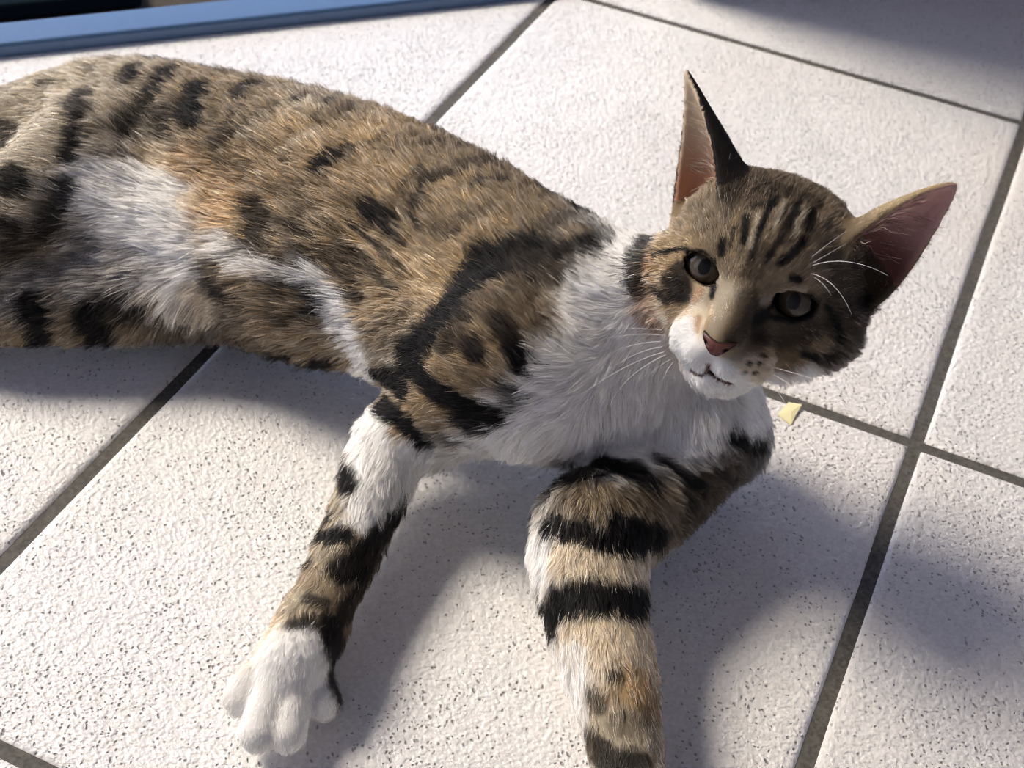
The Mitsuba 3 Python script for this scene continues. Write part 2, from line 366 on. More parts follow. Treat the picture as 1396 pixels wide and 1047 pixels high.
sv, sq = surface_nets(field)
body = trimesh.Trimesh(LO + sv * H, np.vstack([sq[:, [0, 1, 2]], sq[:, [0, 2, 3]]]), process=False)
parts = trimesh.graph.connected_components(body.edges_unique, min_len=200)
keep = np.zeros(len(body.vertices), bool); keep[max(parts, key=len)] = True
body.update_faces(keep[body.faces].all(1)); body.remove_unreferenced_vertices()
ei = body.edges_unique
for lam in (0.5, -0.52, 0.5):
    acc, deg = np.zeros_like(body.vertices), np.zeros(len(body.vertices))
    for x, y in ((0, 1), (1, 0)):
        np.add.at(acc, ei[:, x], body.vertices[ei[:, y]]); np.add.at(deg, ei[:, x], 1)
    body.vertices = body.vertices + lam * (acc / np.maximum(deg, 1)[:, None] - body.vertices)
BV, BN = np.array(body.vertices), np.array(body.vertex_normals)

# ---------------------------------------------------------------- the coat: patches and stripes lie on the body in 3D (points in 0.1 mm)
PAL = {k: rgb(*v) for k, v in {'K': (26, 24, 25), 'D': (54, 46, 40), 'E': (92, 78, 62), 'T': (181, 154, 115), 'A': (146, 127, 101), 'B': (186, 172, 149), 'W': (248, 246, 242), 'C': (228, 211, 182), 'G': (206, 170, 124), 'O': (196, 152, 112), 'Y': (182, 175, 168), 'P': (196, 140, 130)}.items()}
# colour, half width (mm), strength, side it faces, centre line
STROKES = [
('W',13.8,1.00,(0.2,-0.5,0.8),[(-561,-1158,809),(-509,-1134,800),(-454,-1112,794),(-398,-1092,789),(-348,-1097,777),(-297,-1103,766),(-246,-1108,755),(-247,-1069,780),(-251,-1024,800)]),
('W',12.1,1.00,(0.1,-0.9,0.5),[(-375,-1218,647),(-313,-1214,644),(-252,-1210,642),(-190,-1206,639),(-153,-1217,620),(-116,-1227,601),(-79,-1238,582)]),
('C',9.8,0.75,(0.3,-0.9,0.3),[(-131,-1304,483),(-86,-1311,443),(-47,-1313,397)]),
('W',8.9,0.60,(0.2,-0.9,0.4),[(-118,-1291,500),(-79,-1295,477),(-43,-1297,451)]),
('Y',9.8,0.80,(0.2,-0.7,0.7),[(-541,-1317,557),(-496,-1302,536),(-441,-1298,527),(-381,-1300,525),(-327,-1308,521),(-276,-1312,513)]),
('Y',6.5,0.60,(0.4,-0.4,0.8),[(-673,-1537,510),(-638,-1508,504),(-604,-1479,497),(-569,-1449,491),(-508,-1454,478),(-445,-1461,466)]),
('W',7.2,0.90,(0.3,-0.4,0.8),[(-577,-1130,839),(-545,-1103,840),(-512,-1077,841),(-480,-1050,842),(-434,-1025,835),(-388,-1000,829),(-339,-979,826)]),
('C',5.9,0.90,(0.3,-0.3,0.9),[(-438,-882,892),(-389,-871,875),(-334,-868,865)]),
('G',6.2,0.85,(-0.0,-0.6,0.8),[(-266,-828,889),(-232,-851,875),(-198,-874,861)]),
('G',6.7,0.60,(-0.1,-0.5,0.9),[(-73,-991,799),(-19,-1015,788),(37,-1040,778),(23,-1003,796),(10,-966,815)]),
('C',4.2,0.60,(0.1,-0.4,0.9),[(-129,-1013,793),(-125,-972,810)]),
('W',5.7,0.75,(-0.2,-0.7,0.7),[(116,-1137,726),(166,-1149,727),(216,-1162,727),(266,-1174,727),(320,-1184,731),(373,-1192,733),(425,-1199,734)]),
('W',6.5,0.95,(-0.1,-1.0,0.3),[(565,-1164,776),(613,-1178,761),(659,-1189,742),(704,-1198,722),(740,-1206,701),(776,-1214,680),(807,-1225,652),(839,-1238,625),(871,-1251,600),(911,-1266,564),(949,-1276,524),(966,-1268,471),(946,-1192,346)]),
('C',5.1,0.80,(0.1,-1.0,0.1),[(45,-1267,501),(88,-1269,477),(130,-1268,450),(122,-1270,404),(111,-1268,353)]),
('T',5.7,0.50,(-0.0,-1.0,0.2),[(386,-1233,680),(351,-1248,644),(312,-1259,605),(362,-1271,586),(409,-1280,564),(459,-1283,563),(506,-1284,560),(552,-1281,553),(597,-1278,545),(537,-1285,526),(475,-1289,502),(407,-1286,471)]),
('T',3.2,0.70,(0.1,-0.9,0.4),[(565,-1249,660),(554,-1264,624)]),
('W',8.8,1.00,(0.2,-0.4,0.9),[(1906,-699,1196),(1933,-872,1263),(1931,-947,1256),(1939,-987,1243),(1944,-1022,1226),(1949,-1053,1205),(1952,-1081,1182),(1955,-1107,1158),(1958,-1132,1133),(1953,-1163,1106),(1948,-1196,1080),(1944,-1230,1057),(1941,-1272,1033),(1938,-1315,1012)]),
('W',6.6,1.00,(0.3,-0.8,0.6),[(2033,-1078,1181),(2054,-1101,1150),(2074,-1121,1117),(2067,-1142,1086),(2061,-1166,1058),(2080,-1184,1026),(2099,-1200,994)]),
('W',18.0,1.00,(0.5,-0.6,0.7),[(1991,-1155,1102),(2021,-1172,1073),(2050,-1187,1042),(2078,-1200,1010),(2107,-1211,976),(2134,-1221,940),(2170,-1217,904),(2204,-1208,864),(2238,-1193,818),(2270,-1174,767),(2304,-1156,718),(2344,-1129,713),(2385,-1111,717),(2427,-1097,726),(2469,-1083,733),(2509,-1048,744),(2548,-1001,743),(2583,-933,724)]),
('W',18.6,1.00,(0.5,-0.9,-0.1),[(1959,-1413,936),(1939,-1454,910),(1918,-1489,879),(1895,-1519,843),(1869,-1542,800),(1841,-1557,757),(1809,-1564,706),(1773,-1559,642),(1722,-1519,538),(1663,-1456,439),(1596,-1454,393),(1556,-1477,369),(1506,-1493,322)]),
('W',21.0,1.00,(0.7,-0.7,0.2),[(2065,-1407,818),(2100,-1384,784),(2134,-1355,744),(2167,-1323,701),(2201,-1290,656),(2238,-1245,656),(2276,-1201,658),(2316,-1168,669)]),
('W',12.4,1.00,(0.7,0.0,0.7),[(2577,-1014,726),(2620,-953,694),(2656,-821,598)]),
('W',8.5,1.00,(-0.5,-0.4,0.8),[(1110,-1581,398),(1179,-1649,447),(1226,-1679,452),(1236,-1715,438)]),
('W',10.7,1.00,(-0.0,-0.3,1.0),[(1105,-1576,385),(1173,-1670,431),(1217,-1721,430),(1259,-1766,424),(1297,-1796,416),(1333,-1822,404),(1366,-1843,386),(1376,-1890,374),(1386,-1937,363)]),
('W',8.7,1.00,(0.9,-0.3,0.2),[(1366,-1695,413),(1392,-1662,395),(1416,-1624,372),(1443,-1592,357),(1424,-1614,304),(1426,-1680,304)]),
('W',7.5,1.00,(0.4,-0.9,-0.1),[(1564,-1526,433),(1601,-1494,436),(1653,-1499,480),(1713,-1525,547),(1771,-1548,609),(1820,-1554,651),(1865,-1548,681),(1895,-1541,722),(1923,-1527,755),(1949,-1509,784),(1977,-1484,813),(2003,-1454,837),(2028,-1420,858)]),
('W',15.2,1.00,(0.4,-0.4,0.8),[(1444,-2724,297),(1440,-2760,267),(1435,-2794,235),(1436,-2837,219),(1463,-2866,202),(1489,-2893,182),(1513,-2918,160),(1535,-2890,181),(1552,-2855,191),(1565,-2814,189),(1570,-2760,165),(1586,-2722,170)]),
('W',6.6,1.00,(0.5,-0.2,0.9),[(1478,-2608,327),(1480,-2648,323),(1478,-2683,312)]),
('W',5.5,1.00,(-0.9,-0.4,0.0),[(2009,-1702,352),(2015,-1733,320),(2032,-1771,291),(2075,-1845,333),(2111,-1897,345)]),
('C',9.3,0.80,(0.2,-0.3,0.9),[(2225,-1886,484),(2270,-1882,498),(2313,-1872,505),(2354,-1857,506),(2391,-1838,500),(2426,-1813,486),(2459,-1777,460)]),
('C',9.7,0.90,(0.0,-0.3,1.0),[(2370,-2161,354),(2405,-2153,388),(2437,-2137,411),(2468,-2115,425),(2498,-2086,432),(2528,-2067,428),(2557,-2043,417),(2585,-2009,394)]),
('W',7.7,0.70,(-0.8,-0.7,0.1),[(2394,-2208,319),(2415,-2242,295),(2436,-2274,269),(2456,-2302,237),(2478,-2329,228),(2499,-2353,214),(2519,-2376,199)]),
('C',7.7,0.60,(0.4,0.0,0.9),[(2568,-2185,404),(2596,-2162,402),(2624,-2133,391),(2649,-2093,364)]),
('G',6.3,0.75,(0.4,0.0,0.9),[(2654,-2221,377),(2683,-2255,363),(2711,-2288,349)]),
('B',8.7,0.80,(0.0,-0.3,1.0),[(2674,-2400,343),(2653,-2426,330),(2630,-2447,308),(2672,-2439,328),(2711,-2424,335),(2750,-2401,330),(2786,-2364,306)]),
('K',5.0,0.85,(-0.2,-0.0,1.0),[(-875,-749,984),(-846,-847,999),(-776,-895,1008)]),
('K',4.2,0.90,(0.2,-0.4,0.9),[(-744,-950,995),(-731,-985,980),(-721,-1017,964),(-709,-1048,947),(-697,-1077,929),(-689,-1113,906)]),
('K',5.1,0.90,(-0.1,-0.1,1.0),[(-782,-473,1012),(-756,-542,1008)]),
('K',4.7,0.90,(-0.1,-0.1,1.0),[(-599,-426,1037),(-591,-484,1038),(-591,-531,1031),(-583,-578,1019)]),
('K',5.6,0.85,(0.3,-0.1,0.9),[(-577,-670,992),(-575,-720,981),(-568,-775,974),(-562,-817,968),(-557,-858,961)]),
('K',5.3,0.75,(-0.0,-0.5,0.8),[(-455,-674,988),(-447,-725,957)]),
('D',3.4,0.80,(-0.2,-0.2,1.0),[(-1170,-683,914),(-1128,-670,924)]),
('D',3.1,0.60,(-0.2,-0.0,1.0),[(-1029,-507,963),(-976,-509,977)]),
('K',4.2,0.80,(-0.2,0.5,0.8),[(-833,-272,952),(-776,-275,964),(-741,-270,968)]),
('K',4.7,0.80,(-0.1,-0.6,0.8),[(-1199,-966,806),(-1142,-976,799),(-1137,-1007,778)]),
('K',5.1,0.90,(-0.0,-0.4,0.9),[(-880,-1284,846),(-815,-1308,837),(-842,-1325,830),(-870,-1341,822)]),
('K',4.2,0.75,(-0.1,0.5,0.8),[(-508,-245,988),(-455,-254,1001),(-398,-269,1017),(-342,-254,1016)]),
('K',6.3,0.95,(-0.2,-0.4,0.9),[(-363,-525,1066),(-351,-567,1058),(-343,-604,1046),(-343,-642,1027),(-293,-669,1020)]),
('K',4.0,0.85,(-0.2,0.1,1.0),[(-113,-387,1106),(-130,-428,1110),(-152,-460,1108),(-135,-522,1107)]),
('K',3.2,0.75,(-0.1,0.5,0.8),[(4,-261,1068),(48,-271,1080),(97,-288,1095),(162,-284,1099)]),
('K',2.7,0.85,(-0.1,0.1,1.0),[(200,-431,1160),(184,-467,1163),(165,-498,1161)]),
('D',2.9,0.75,(-0.2,-0.5,0.8),[(112,-571,1146),(84,-600,1133),(54,-626,1119),(36,-659,1100),(15,-688,1079),(-11,-708,1059),(-38,-726,1037),(-69,-741,1015),(-100,-754,993)]),
('E',2.6,0.70,(-0.2,-0.7,0.7),[(192,-767,1062),(147,-762,1055),(102,-757,1048)]),
('E',2.9,0.40,(-0.2,-0.6,0.8),[(262,-722,1113),(216,-744,1087)]),
('K',3.9,0.95,(-0.2,-0.6,0.8),[(586,-729,1168),(553,-747,1153),(520,-764,1136),(496,-786,1115),(472,-806,1092)]),
('E',3.8,0.60,(-0.1,-0.0,1.0),[(445,-442,1186),(430,-500,1193),(409,-545,1192),(392,-580,1187),(374,-611,1179)]),
('D',2.6,0.50,(-0.2,-0.8,0.6),[(-80,-802,942),(-20,-825,931)]),
('E',3.8,0.40,(-0.2,-0.8,0.6),[(401,-874,994),(349,-881,971),(297,-887,949),(244,-885,936),(189,-883,923)]),
('K',5.6,0.80,(0.0,-0.4,0.9),[(-843,-1345,821),(-799,-1327,825),(-838,-1325,830),(-882,-1320,831)]),
('K',4.8,0.85,(0.6,-0.5,0.6),[(-645,-1225,819),(-638,-1259,789),(-633,-1292,757),(-633,-1323,732),(-634,-1353,706),(-648,-1390,685)]),
('K',4.0,0.80,(0.4,-0.6,0.7),[(-792,-1482,719),(-746,-1471,700)]),
('B',3.2,0.60,(0.4,-0.6,0.7),[(-781,-1411,767),(-746,-1395,765),(-712,-1377,761)]),
('D',4.4,0.70,(0.6,-0.7,0.4),[(-763,-1541,630),(-726,-1514,631),(-693,-1483,628),(-674,-1457,633),(-655,-1430,638)]),
('K',2.9,0.50,(0.5,-0.8,0.3),[(-539,-1294,613),(-509,-1280,590),(-474,-1271,572)]),
('K',3.2,0.50,(0.7,-0.6,0.4),[(-677,-1510,551),(-649,-1487,536)]),
('K',6.1,0.95,(0.5,-0.9,0.1),[(-600,-1616,409),(-573,-1629,371),(-553,-1634,326),(-554,-1635,266),(-603,-1591,159)]),
('K',6.6,0.95,(0.6,-0.8,-0.1),[(-364,-1512,368),(-350,-1513,332),(-341,-1508,289),(-339,-1494,241),(-365,-1445,163)]),
('K',4.9,0.80,(0.5,-0.8,0.4),[(-295,-1438,417),(-257,-1427,393),(-222,-1415,367),(-182,-1391,355)]),
('D',4.1,0.60,(0.5,-0.9,-0.2),[(-118,-1353,300),(-71,-1324,293),(-21,-1298,290)]),
('K',6.2,0.85,(-0.2,-0.5,0.8),[(206,-963,854),(270,-1004,843),(280,-1036,826),(290,-1068,810)]),
('D',4.9,0.60,(-0.2,-0.6,0.8),[(235,-1138,752),(296,-1135,769),(356,-1130,784)]),
('K',3.3,0.50,(-0.1,-0.9,0.5),[(72,-1217,616),(125,-1205,650)]),
('K',4.6,0.80,(-0.1,-0.9,0.3),[(156,-1246,574),(199,-1253,571),(243,-1261,567)]),
('D',4.0,0.75,(-0.0,-0.6,0.8),[(463,-1134,798),(502,-1136,799),(540,-1137,799)]),
('K',3.5,0.90,(0.1,-0.9,0.5),[(627,-1210,720),(651,-1220,700),(674,-1228,679),(675,-1248,631)]),
('K',3.7,0.70,(0.1,-1.0,0.2),[(506,-1283,565),(542,-1279,571),(577,-1275,578)]),
('D',4.9,0.50,(0.0,-0.8,0.6),[(459,-1226,704),(514,-1223,709),(568,-1219,712)]),
('K',5.5,0.90,(0.1,-0.8,-0.6),[(466,-1210,270),(525,-1225,297)]),
('K',5.5,0.95,(0.2,-0.7,-0.6),[(619,-1166,249),(652,-1161,251),(721,-1209,337)]),
('K',4.0,0.70,(-0.1,-0.7,0.7),[(635,-1076,846),(672,-1077,846),(710,-1079,847),(758,-1082,848),(808,-1089,852)]),
('K',4.0,0.50,(-0.1,-0.7,0.7),[(641,-989,922),(680,-1008,909),(718,-1027,897)]),
('K',4.0,0.70,(-0.2,-0.8,0.6),[(784,-917,1049),(810,-953,1013)]),
('D',2.8,0.70,(-0.4,-0.7,0.6),[(858,-1179,772),(906,-1200,776)]),
('K',4.1,0.60,(0.1,0.6,0.8),[(800,-350,1145),(856,-372,1156)]),
('D',3.4,0.50,(-0.1,0.2,1.0),[(405,-499,1191),(432,-464,1189),(453,-420,1181)]),
('E',3.2,0.50,(-0.1,-0.2,1.0),[(768,-691,1210),(797,-664,1219)]),
('K',4.8,0.90,(-0.2,-0.8,0.6),[(782,-914,1052),(820,-924,1053),(859,-935,1054),(889,-950,1047),(919,-965,1040)]),
('D',3.8,0.50,(-0.2,-0.7,0.7),[(878,-904,1096),(909,-896,1114),(940,-887,1132)]),
('K',3.3,0.85,(-0.2,-0.5,0.8),[(1003,-898,1139),(1009,-876,1158),(1014,-852,1176),(1013,-798,1205)]),
('D',3.0,0.75,(-0.1,-0.2,1.0),[(1013,-798,1205),(1044,-776,1217),(1073,-751,1228),(1099,-732,1234),(1124,-711,1238)]),
('D',3.9,0.70,(0.1,0.3,1.0),[(1111,-670,1240),(1150,-627,1236),(1183,-565,1219),(1173,-439,1151)]),
('K',2.2,0.80,(0.2,0.6,0.8),[(1159,-438,1154),(1187,-441,1150),(1215,-446,1145),(1289,-483,1156),(1345,-492,1148)]),
('E',2.8,0.70,(-0.2,-0.5,0.8),[(1139,-982,1103),(1175,-971,1125),(1209,-957,1144),(1245,-935,1170),(1279,-909,1194),(1317,-890,1211),(1353,-866,1224)]),
('E',3.3,0.50,(-0.2,-0.5,0.8),[(561,-772,1138),(603,-740,1165)]),
('E',5.4,0.50,(0.1,0.6,0.8),[(886,-402,1173),(918,-359,1137),(981,-391,1152),(1032,-405,1155)]),
('E',4.6,0.40,(-0.1,0.2,1.0),[(5,-400,1127),(74,-412,1140),(140,-420,1150),(205,-427,1160),(268,-432,1168),(330,-435,1175)]),
('D',4.0,0.50,(-0.2,-0.8,0.6),[(653,-911,1016),(693,-902,1040),(734,-892,1064)]),
('T',2.9,0.80,(-0.2,-0.6,0.8),[(664,-849,1095),(715,-842,1114),(765,-835,1133),(813,-827,1150),(845,-805,1172),(875,-780,1191),(903,-752,1207)]),
('T',2.5,0.80,(-0.1,-0.3,0.9),[(1159,-863,1197),(1197,-847,1212),(1234,-828,1223),(1268,-805,1232)]),
('T',2.5,0.80,(-0.2,-0.5,0.8),[(1262,-1007,1120),(1298,-989,1145),(1332,-968,1167),(1366,-945,1188),(1398,-928,1204),(1428,-909,1218)]),
('T',2.2,0.50,(-0.2,-0.6,0.8),[(1048,-916,1136),(1087,-897,1161),(1124,-875,1184)]),
('K',1.6,0.80,(-0.2,-0.5,0.9),[(-61,-590,1107),(-68,-628,1091),(-78,-662,1072),(-81,-688,1055),(-86,-712,1036)]),
('K',1.6,0.80,(-0.1,0.1,1.0),[(280,-289,1110),(320,-418,1170),(327,-494,1182),(329,-554,1182),(325,-603,1173)]),
('K',1.6,0.80,(-0.2,-0.6,0.8),[(317,-715,1128),(310,-741,1110),(302,-764,1091),(295,-804,1051)]),
('K',1.6,0.70,(-0.2,-0.8,0.6),[(118,-810,993),(84,-819,971),(51,-827,949)]),
('C',1.6,0.70,(-0.2,-0.5,0.8),[(273,-767,1082),(303,-742,1108),(331,-713,1132),(364,-695,1148),(396,-675,1162)]),
('B',1.7,0.80,(-0.2,-0.5,0.8),[(110,-643,1123),(98,-674,1106),(85,-701,1087),(59,-721,1067),(31,-739,1045)]),
('K',1.7,0.75,(-0.1,-0.2,1.0),[(638,-696,1191),(664,-677,1201),(690,-656,1209),(708,-594,1219)]),
('K',1.7,0.75,(0.0,0.3,1.0),[(889,-615,1231),(919,-575,1230),(944,-521,1220),(991,-497,1211),(1028,-452,1187)]),
('K',1.6,0.80,(-0.1,-0.4,0.9),[(914,-852,1155),(935,-812,1185),(947,-782,1202),(958,-748,1216)]),
('K',1.6,0.80,(-0.2,-0.7,0.7),[(958,-920,1105),(990,-933,1101),(1022,-947,1099),(1053,-965,1091),(1084,-983,1083)]),
('K',1.8,0.80,(0.0,0.0,1.0),[(1214,-779,1234),(1240,-748,1240),(1264,-711,1242),(1299,-686,1239),(1330,-655,1232)]),
('K',1.6,0.70,(-0.2,-0.6,0.7),[(1196,-1010,1096),(1228,-993,1120),(1259,-975,1144)]),
('K',1.8,0.80,(-0.2,-0.7,0.6),[(715,-966,964),(768,-981,962),(821,-997,960),(858,-1011,959),(895,-1025,959)]),
('K',1.6,0.80,(-0.3,-0.7,0.7),[(950,-996,1017),(984,-1013,1013),(1019,-1030,1010)]),
('K',2.3,0.75,(-0.1,-0.6,0.8),[(382,-997,871),(430,-1014,869),(477,-1029,866),(523,-1028,873),(570,-1027,880)]),
('K',2.1,0.70,(-0.0,-0.6,0.8),[(509,-1085,834),(555,-1099,827),(600,-1112,819),(643,-1122,809)]),
('K',2.1,0.80,(-0.1,-0.7,0.7),[(735,-1123,805),(786,-1131,801),(840,-1146,803)]),
('K',2.7,0.80,(-0.3,-0.7,0.7),[(775,-1040,896),(822,-1060,889),(870,-1083,885),(919,-1109,883),(968,-1137,883),(1018,-1165,885),(1067,-1194,887)]),
('K',2.5,0.70,(-0.3,-0.6,0.7),[(922,-1041,954),(973,-1071,948),(1024,-1102,943),(1075,-1135,940)]),
('E',2.5,0.70,(-0.4,-0.7,0.6),[(1129,-1307,809),(1157,-1285,856),(1180,-1256,897)]),
('T',1.9,0.70,(-0.1,-0.4,0.9),[(686,-755,1171),(738,-750,1183),(790,-744,1194),(826,-716,1209),(859,-684,1222)]),
('T',1.9,0.70,(-0.1,-0.3,1.0),[(1047,-835,1193),(1086,-817,1208),(1125,-796,1220),(1153,-756,1233),(1179,-708,1240)]),
('T',2.1,0.70,(-0.1,-0.4,0.9),[(371,-758,1111),(409,-729,1137),(445,-696,1161),(481,-674,1176),(515,-650,1188),(547,-623,1199)]),
('T',2.2,0.60,(-0.2,-0.8,0.6),[(143,-801,1012),(203,-812,1016),(261,-823,1020),(323,-828,1030),(386,-834,1040)]),
('T',3.5,0.80,(-0.3,-0.6,0.8),[(1135,-1099,997),(1183,-1101,1013),(1229,-1103,1029),(1275,-1105,1044),(1306,-1090,1065),(1337,-1075,1086),(1368,-1061,1107)]),
('T',3.3,0.70,(-0.4,-0.7,0.6),[(940,-1221,772),(997,-1231,803),(1053,-1241,833)]),
('K',9.1,1.00,(-0.5,-0.4,0.7),[(1262,-1422,754),(1291,-1412,814),(1318,-1399,870),(1341,-1378,917),(1358,-1358,955),(1375,-1336,991),(1386,-1304,1017),(1392,-1260,1033),(1396,-1211,1045),(1401,-1163,1057),(1425,-1135,1077),(1450,-1109,1098),(1475,-1083,1120),(1511,-1068,1138),(1547,-1052,1157),(1583,-1039,1176)]),
('K',6.3,0.80,(-0.6,-0.5,0.7),[(1463,-1404,1045),(1460,-1434,1022)]),
('D',7.6,0.55,(-0.2,-0.1,1.0),[(1510,-1353,1094),(1539,-1337,1108),(1565,-1316,1119),(1590,-1291,1126),(1614,-1263,1130),(1637,-1232,1132),(1660,-1201,1134)]),
('E',6.6,0.50,(0.0,-0.4,0.9),[(1570,-1470,1052),(1584,-1447,1074),(1598,-1419,1092),(1635,-1403,1101),(1671,-1382,1106),(1706,-1357,1108),(1739,-1329,1106)]),
('E',5.0,0.35,(-0.2,-0.9,0.2),[(1499,-1537,894),(1543,-1551,902),(1585,-1560,905),(1625,-1565,905)]),
('K',7.5,0.95,(-0.2,-0.5,0.8),[(1409,-1066,1113),(1448,-1057,1129),(1489,-1050,1146),(1527,-1040,1161),(1565,-1031,1176),(1604,-1022,1192),(1641,-1011,1205)]),
('K',5.2,0.90,(-0.5,-0.1,0.9),[(1459,-1166,1087),(1451,-1202,1080),(1444,-1238,1074)]),
('D',7.0,0.70,(-0.2,-0.5,0.8),[(1608,-1074,1159),(1648,-1079,1165),(1688,-1085,1173),(1727,-1089,1179),(1728,-1058,1200),(1727,-1024,1219)]),
('K',5.2,0.70,(-0.1,-0.1,1.0),[(1745,-995,1234),(1785,-968,1246),(1824,-938,1255),(1832,-891,1260),(1837,-831,1255)]),
('K',3.3,0.70,(-0.0,-0.2,1.0),[(1804,-911,1257),(1836,-939,1256),(1867,-963,1251)]),
('K',3.9,0.85,(0.2,0.6,0.8),[(1459,-536,1150),(1512,-564,1155),(1555,-569,1150),(1585,-557,1130),(1640,-626,1173),(1672,-630,1170),(1710,-660,1183)]),
('D',4.6,0.60,(-0.0,0.1,1.0),[(1614,-881,1240),(1632,-829,1242),(1646,-760,1232)]),
('A',4.5,0.60,(-0.1,0.0,1.0),[(1716,-893,1249),(1747,-850,1252)]),
('K',3.9,0.90,(0.2,-0.5,0.8),[(1651,-1387,1106),(1676,-1404,1096),(1699,-1418,1084),(1717,-1437,1068),(1734,-1454,1050),(1755,-1469,1028),(1775,-1483,1004)]),
('K',2.9,0.70,(-0.1,-0.8,0.6),[(1582,-1513,1010),(1611,-1522,1001)]),
('K',4.1,0.85,(-0.1,-0.8,0.6),[(1565,-1496,1026),(1590,-1508,1018),(1614,-1518,1008)]),
('D',3.4,0.80,(-0.5,-0.7,0.5),[(1429,-1476,928),(1483,-1493,976),(1529,-1496,1010)]),
('K',5.3,1.00,(-0.2,-1.0,0.2),[(1330,-1478,770),(1384,-1516,778),(1432,-1544,776),(1490,-1566,785),(1544,-1578,785),(1593,-1582,782),(1641,-1582,775),(1678,-1580,773),(1714,-1578,771)]),
('K',4.7,0.90,(0.1,-1.0,-0.1),[(1589,-1582,691),(1617,-1580,684),(1644,-1576,676)]),
('K',4.7,0.95,(-0.6,-0.8,0.1),[(1036,-1278,439),(1113,-1343,514),(1190,-1412,593),(1239,-1459,623),(1283,-1495,643)]),
('K',4.2,1.00,(-0.3,-0.8,0.6),[(1163,-1492,498),(1230,-1540,539),(1282,-1564,553),(1327,-1583,554),(1368,-1594,546),(1402,-1602,526),(1434,-1604,499)]),
('D',3.1,0.70,(0.2,-1.0,-0.1),[(1519,-1583,560),(1552,-1570,541)]),
('K',3.7,0.80,(0.3,-0.9,0.3),[(1734,-1547,928),(1762,-1546,912),(1790,-1544,894),(1774,-1561,855)]),
('D',5.0,0.80,(0.2,-0.4,0.9),[(1645,-1385,1108),(1675,-1408,1094),(1704,-1427,1078)]),
('K',3.3,0.90,(0.3,-0.6,0.7),[(1730,-1459,1047),(1756,-1472,1024),(1781,-1483,1000)]),
('E',5.5,0.50,(-0.2,-0.7,0.7),[(723,-1060,866),(786,-1077,859),(852,-1101,859),(920,-1130,863)]),
('D',3.7,0.70,(-0.3,-0.8,0.6),[(830,-1174,763),(868,-1185,769),(907,-1199,777)]),
('K',4.6,0.95,(-0.8,-0.3,0.6),[(1136,-1754,307),(1191,-1834,360),(1235,-1882,376)]),
('K',3.1,0.90,(-0.9,-0.2,0.5),[(1198,-2013,278),(1226,-2022,324)]),
('K',3.9,0.95,(-0.4,-0.2,0.9),[(1231,-2113,298),(1296,-2122,349),(1344,-2102,360)]),
('K',5.8,0.90,(0.9,0.1,0.5),[(1438,-1798,239),(1446,-1860,255),(1450,-1917,271),(1452,-1969,283),(1453,-2016,289),(1454,-2061,294),(1450,-2125,306),(1445,-2184,314),(1430,-2213,325),(1414,-2238,333)]),
('D',5.6,0.70,(1.0,0.1,0.0),[(1459,-1991,208),(1471,-2062,229),(1477,-2129,251)]),
('D',2.7,0.90,(-0.9,-0.2,0.5),[(1238,-2231,255),(1267,-2254,297)]),
('K',2.9,0.80,(0.1,0.1,1.0),[(1370,-2425,344),(1405,-2421,345),(1437,-2412,338)]),
('K',2.9,0.85,(-0.0,-0.0,1.0),[(1374,-2559,335),(1402,-2542,339),(1428,-2523,338)]),
('K',4.6,0.85,(1.0,0.2,0.3),[(1484,-2171,236),(1489,-2216,238),(1493,-2261,240),(1500,-2310,249),(1511,-2382,274)]),
('K',5.5,0.90,(0.9,0.3,0.3),[(1507,-2480,299),(1525,-2499,276),(1540,-2513,244),(1546,-2513,189),(1543,-2535,160),(1598,-2606,154),(1608,-2612,146),(1627,-2625,131)]),
('G',4.0,0.35,(-0.9,-0.1,0.3),[(1278,-2586,246),(1275,-2532,251),(1258,-2470,238),(1263,-2426,262)]),
('D',5.0,0.90,(-0.6,0.1,0.8),[(2011,-1542,433),(2046,-1550,495),(2074,-1526,521),(2099,-1496,539),(2133,-1486,561),(2165,-1469,574),(2194,-1444,581)]),
('K',5.0,0.95,(0.0,0.0,1.0),[(2168,-1411,567),(2215,-1421,583),(2260,-1423,591),(2303,-1419,593),(2352,-1428,586),(2399,-1429,570)]),
('K',3.1,0.90,(0.5,-0.1,0.8),[(2380,-1301,583),(2429,-1306,571),(2476,-1302,551),(2510,-1291,531),(2544,-1277,507),(2577,-1254,474)]),
('K',3.5,1.00,(0.9,-0.3,0.3),[(2611,-1091,649),(2645,-1063,616),(2675,-985,535),(2700,-935,486),(2724,-879,432)]),
('D',2.6,0.70,(0.9,-0.4,0.1),[(2590,-1176,512),(2630,-1127,450),(2668,-1041,351)]),
('D',3.1,0.80,(0.9,-0.3,0.4),[(2530,-1345,496),(2550,-1346,466),(2570,-1340,428),(2567,-1366,410),(2564,-1389,389)]),
('K',3.6,0.90,(-1.0,-0.2,0.1),[(1997,-1647,360),(2009,-1702,352),(2013,-1727,330)]),
('K',4.6,0.95,(0.1,-0.3,1.0),[(2086,-1766,477),(2138,-1780,511),(2186,-1783,530),(2232,-1779,541),(2275,-1780,541),(2318,-1775,537),(2359,-1767,527),(2391,-1746,513),(2422,-1719,492),(2452,-1681,458)]),
('K',5.7,1.00,(0.8,-0.2,0.6),[(2351,-1680,546),(2386,-1663,527),(2420,-1639,501),(2452,-1606,464),(2476,-1577,427),(2500,-1541,382)]),
('E',5.5,0.50,(0.5,-0.2,0.8),[(2323,-1581,575),(2371,-1558,558),(2417,-1529,534),(2463,-1495,504)]),
('K',6.9,1.00,(-0.2,-0.5,0.9),[(2239,-2045,226),(2231,-2045,267),(2243,-2048,329),(2250,-2035,368),(2285,-2032,407),(2318,-2020,434),(2349,-2002,454),(2383,-1996,460),(2417,-1986,462),(2449,-1972,459),(2490,-1951,446),(2529,-1918,418),(2559,-1839,332)]),
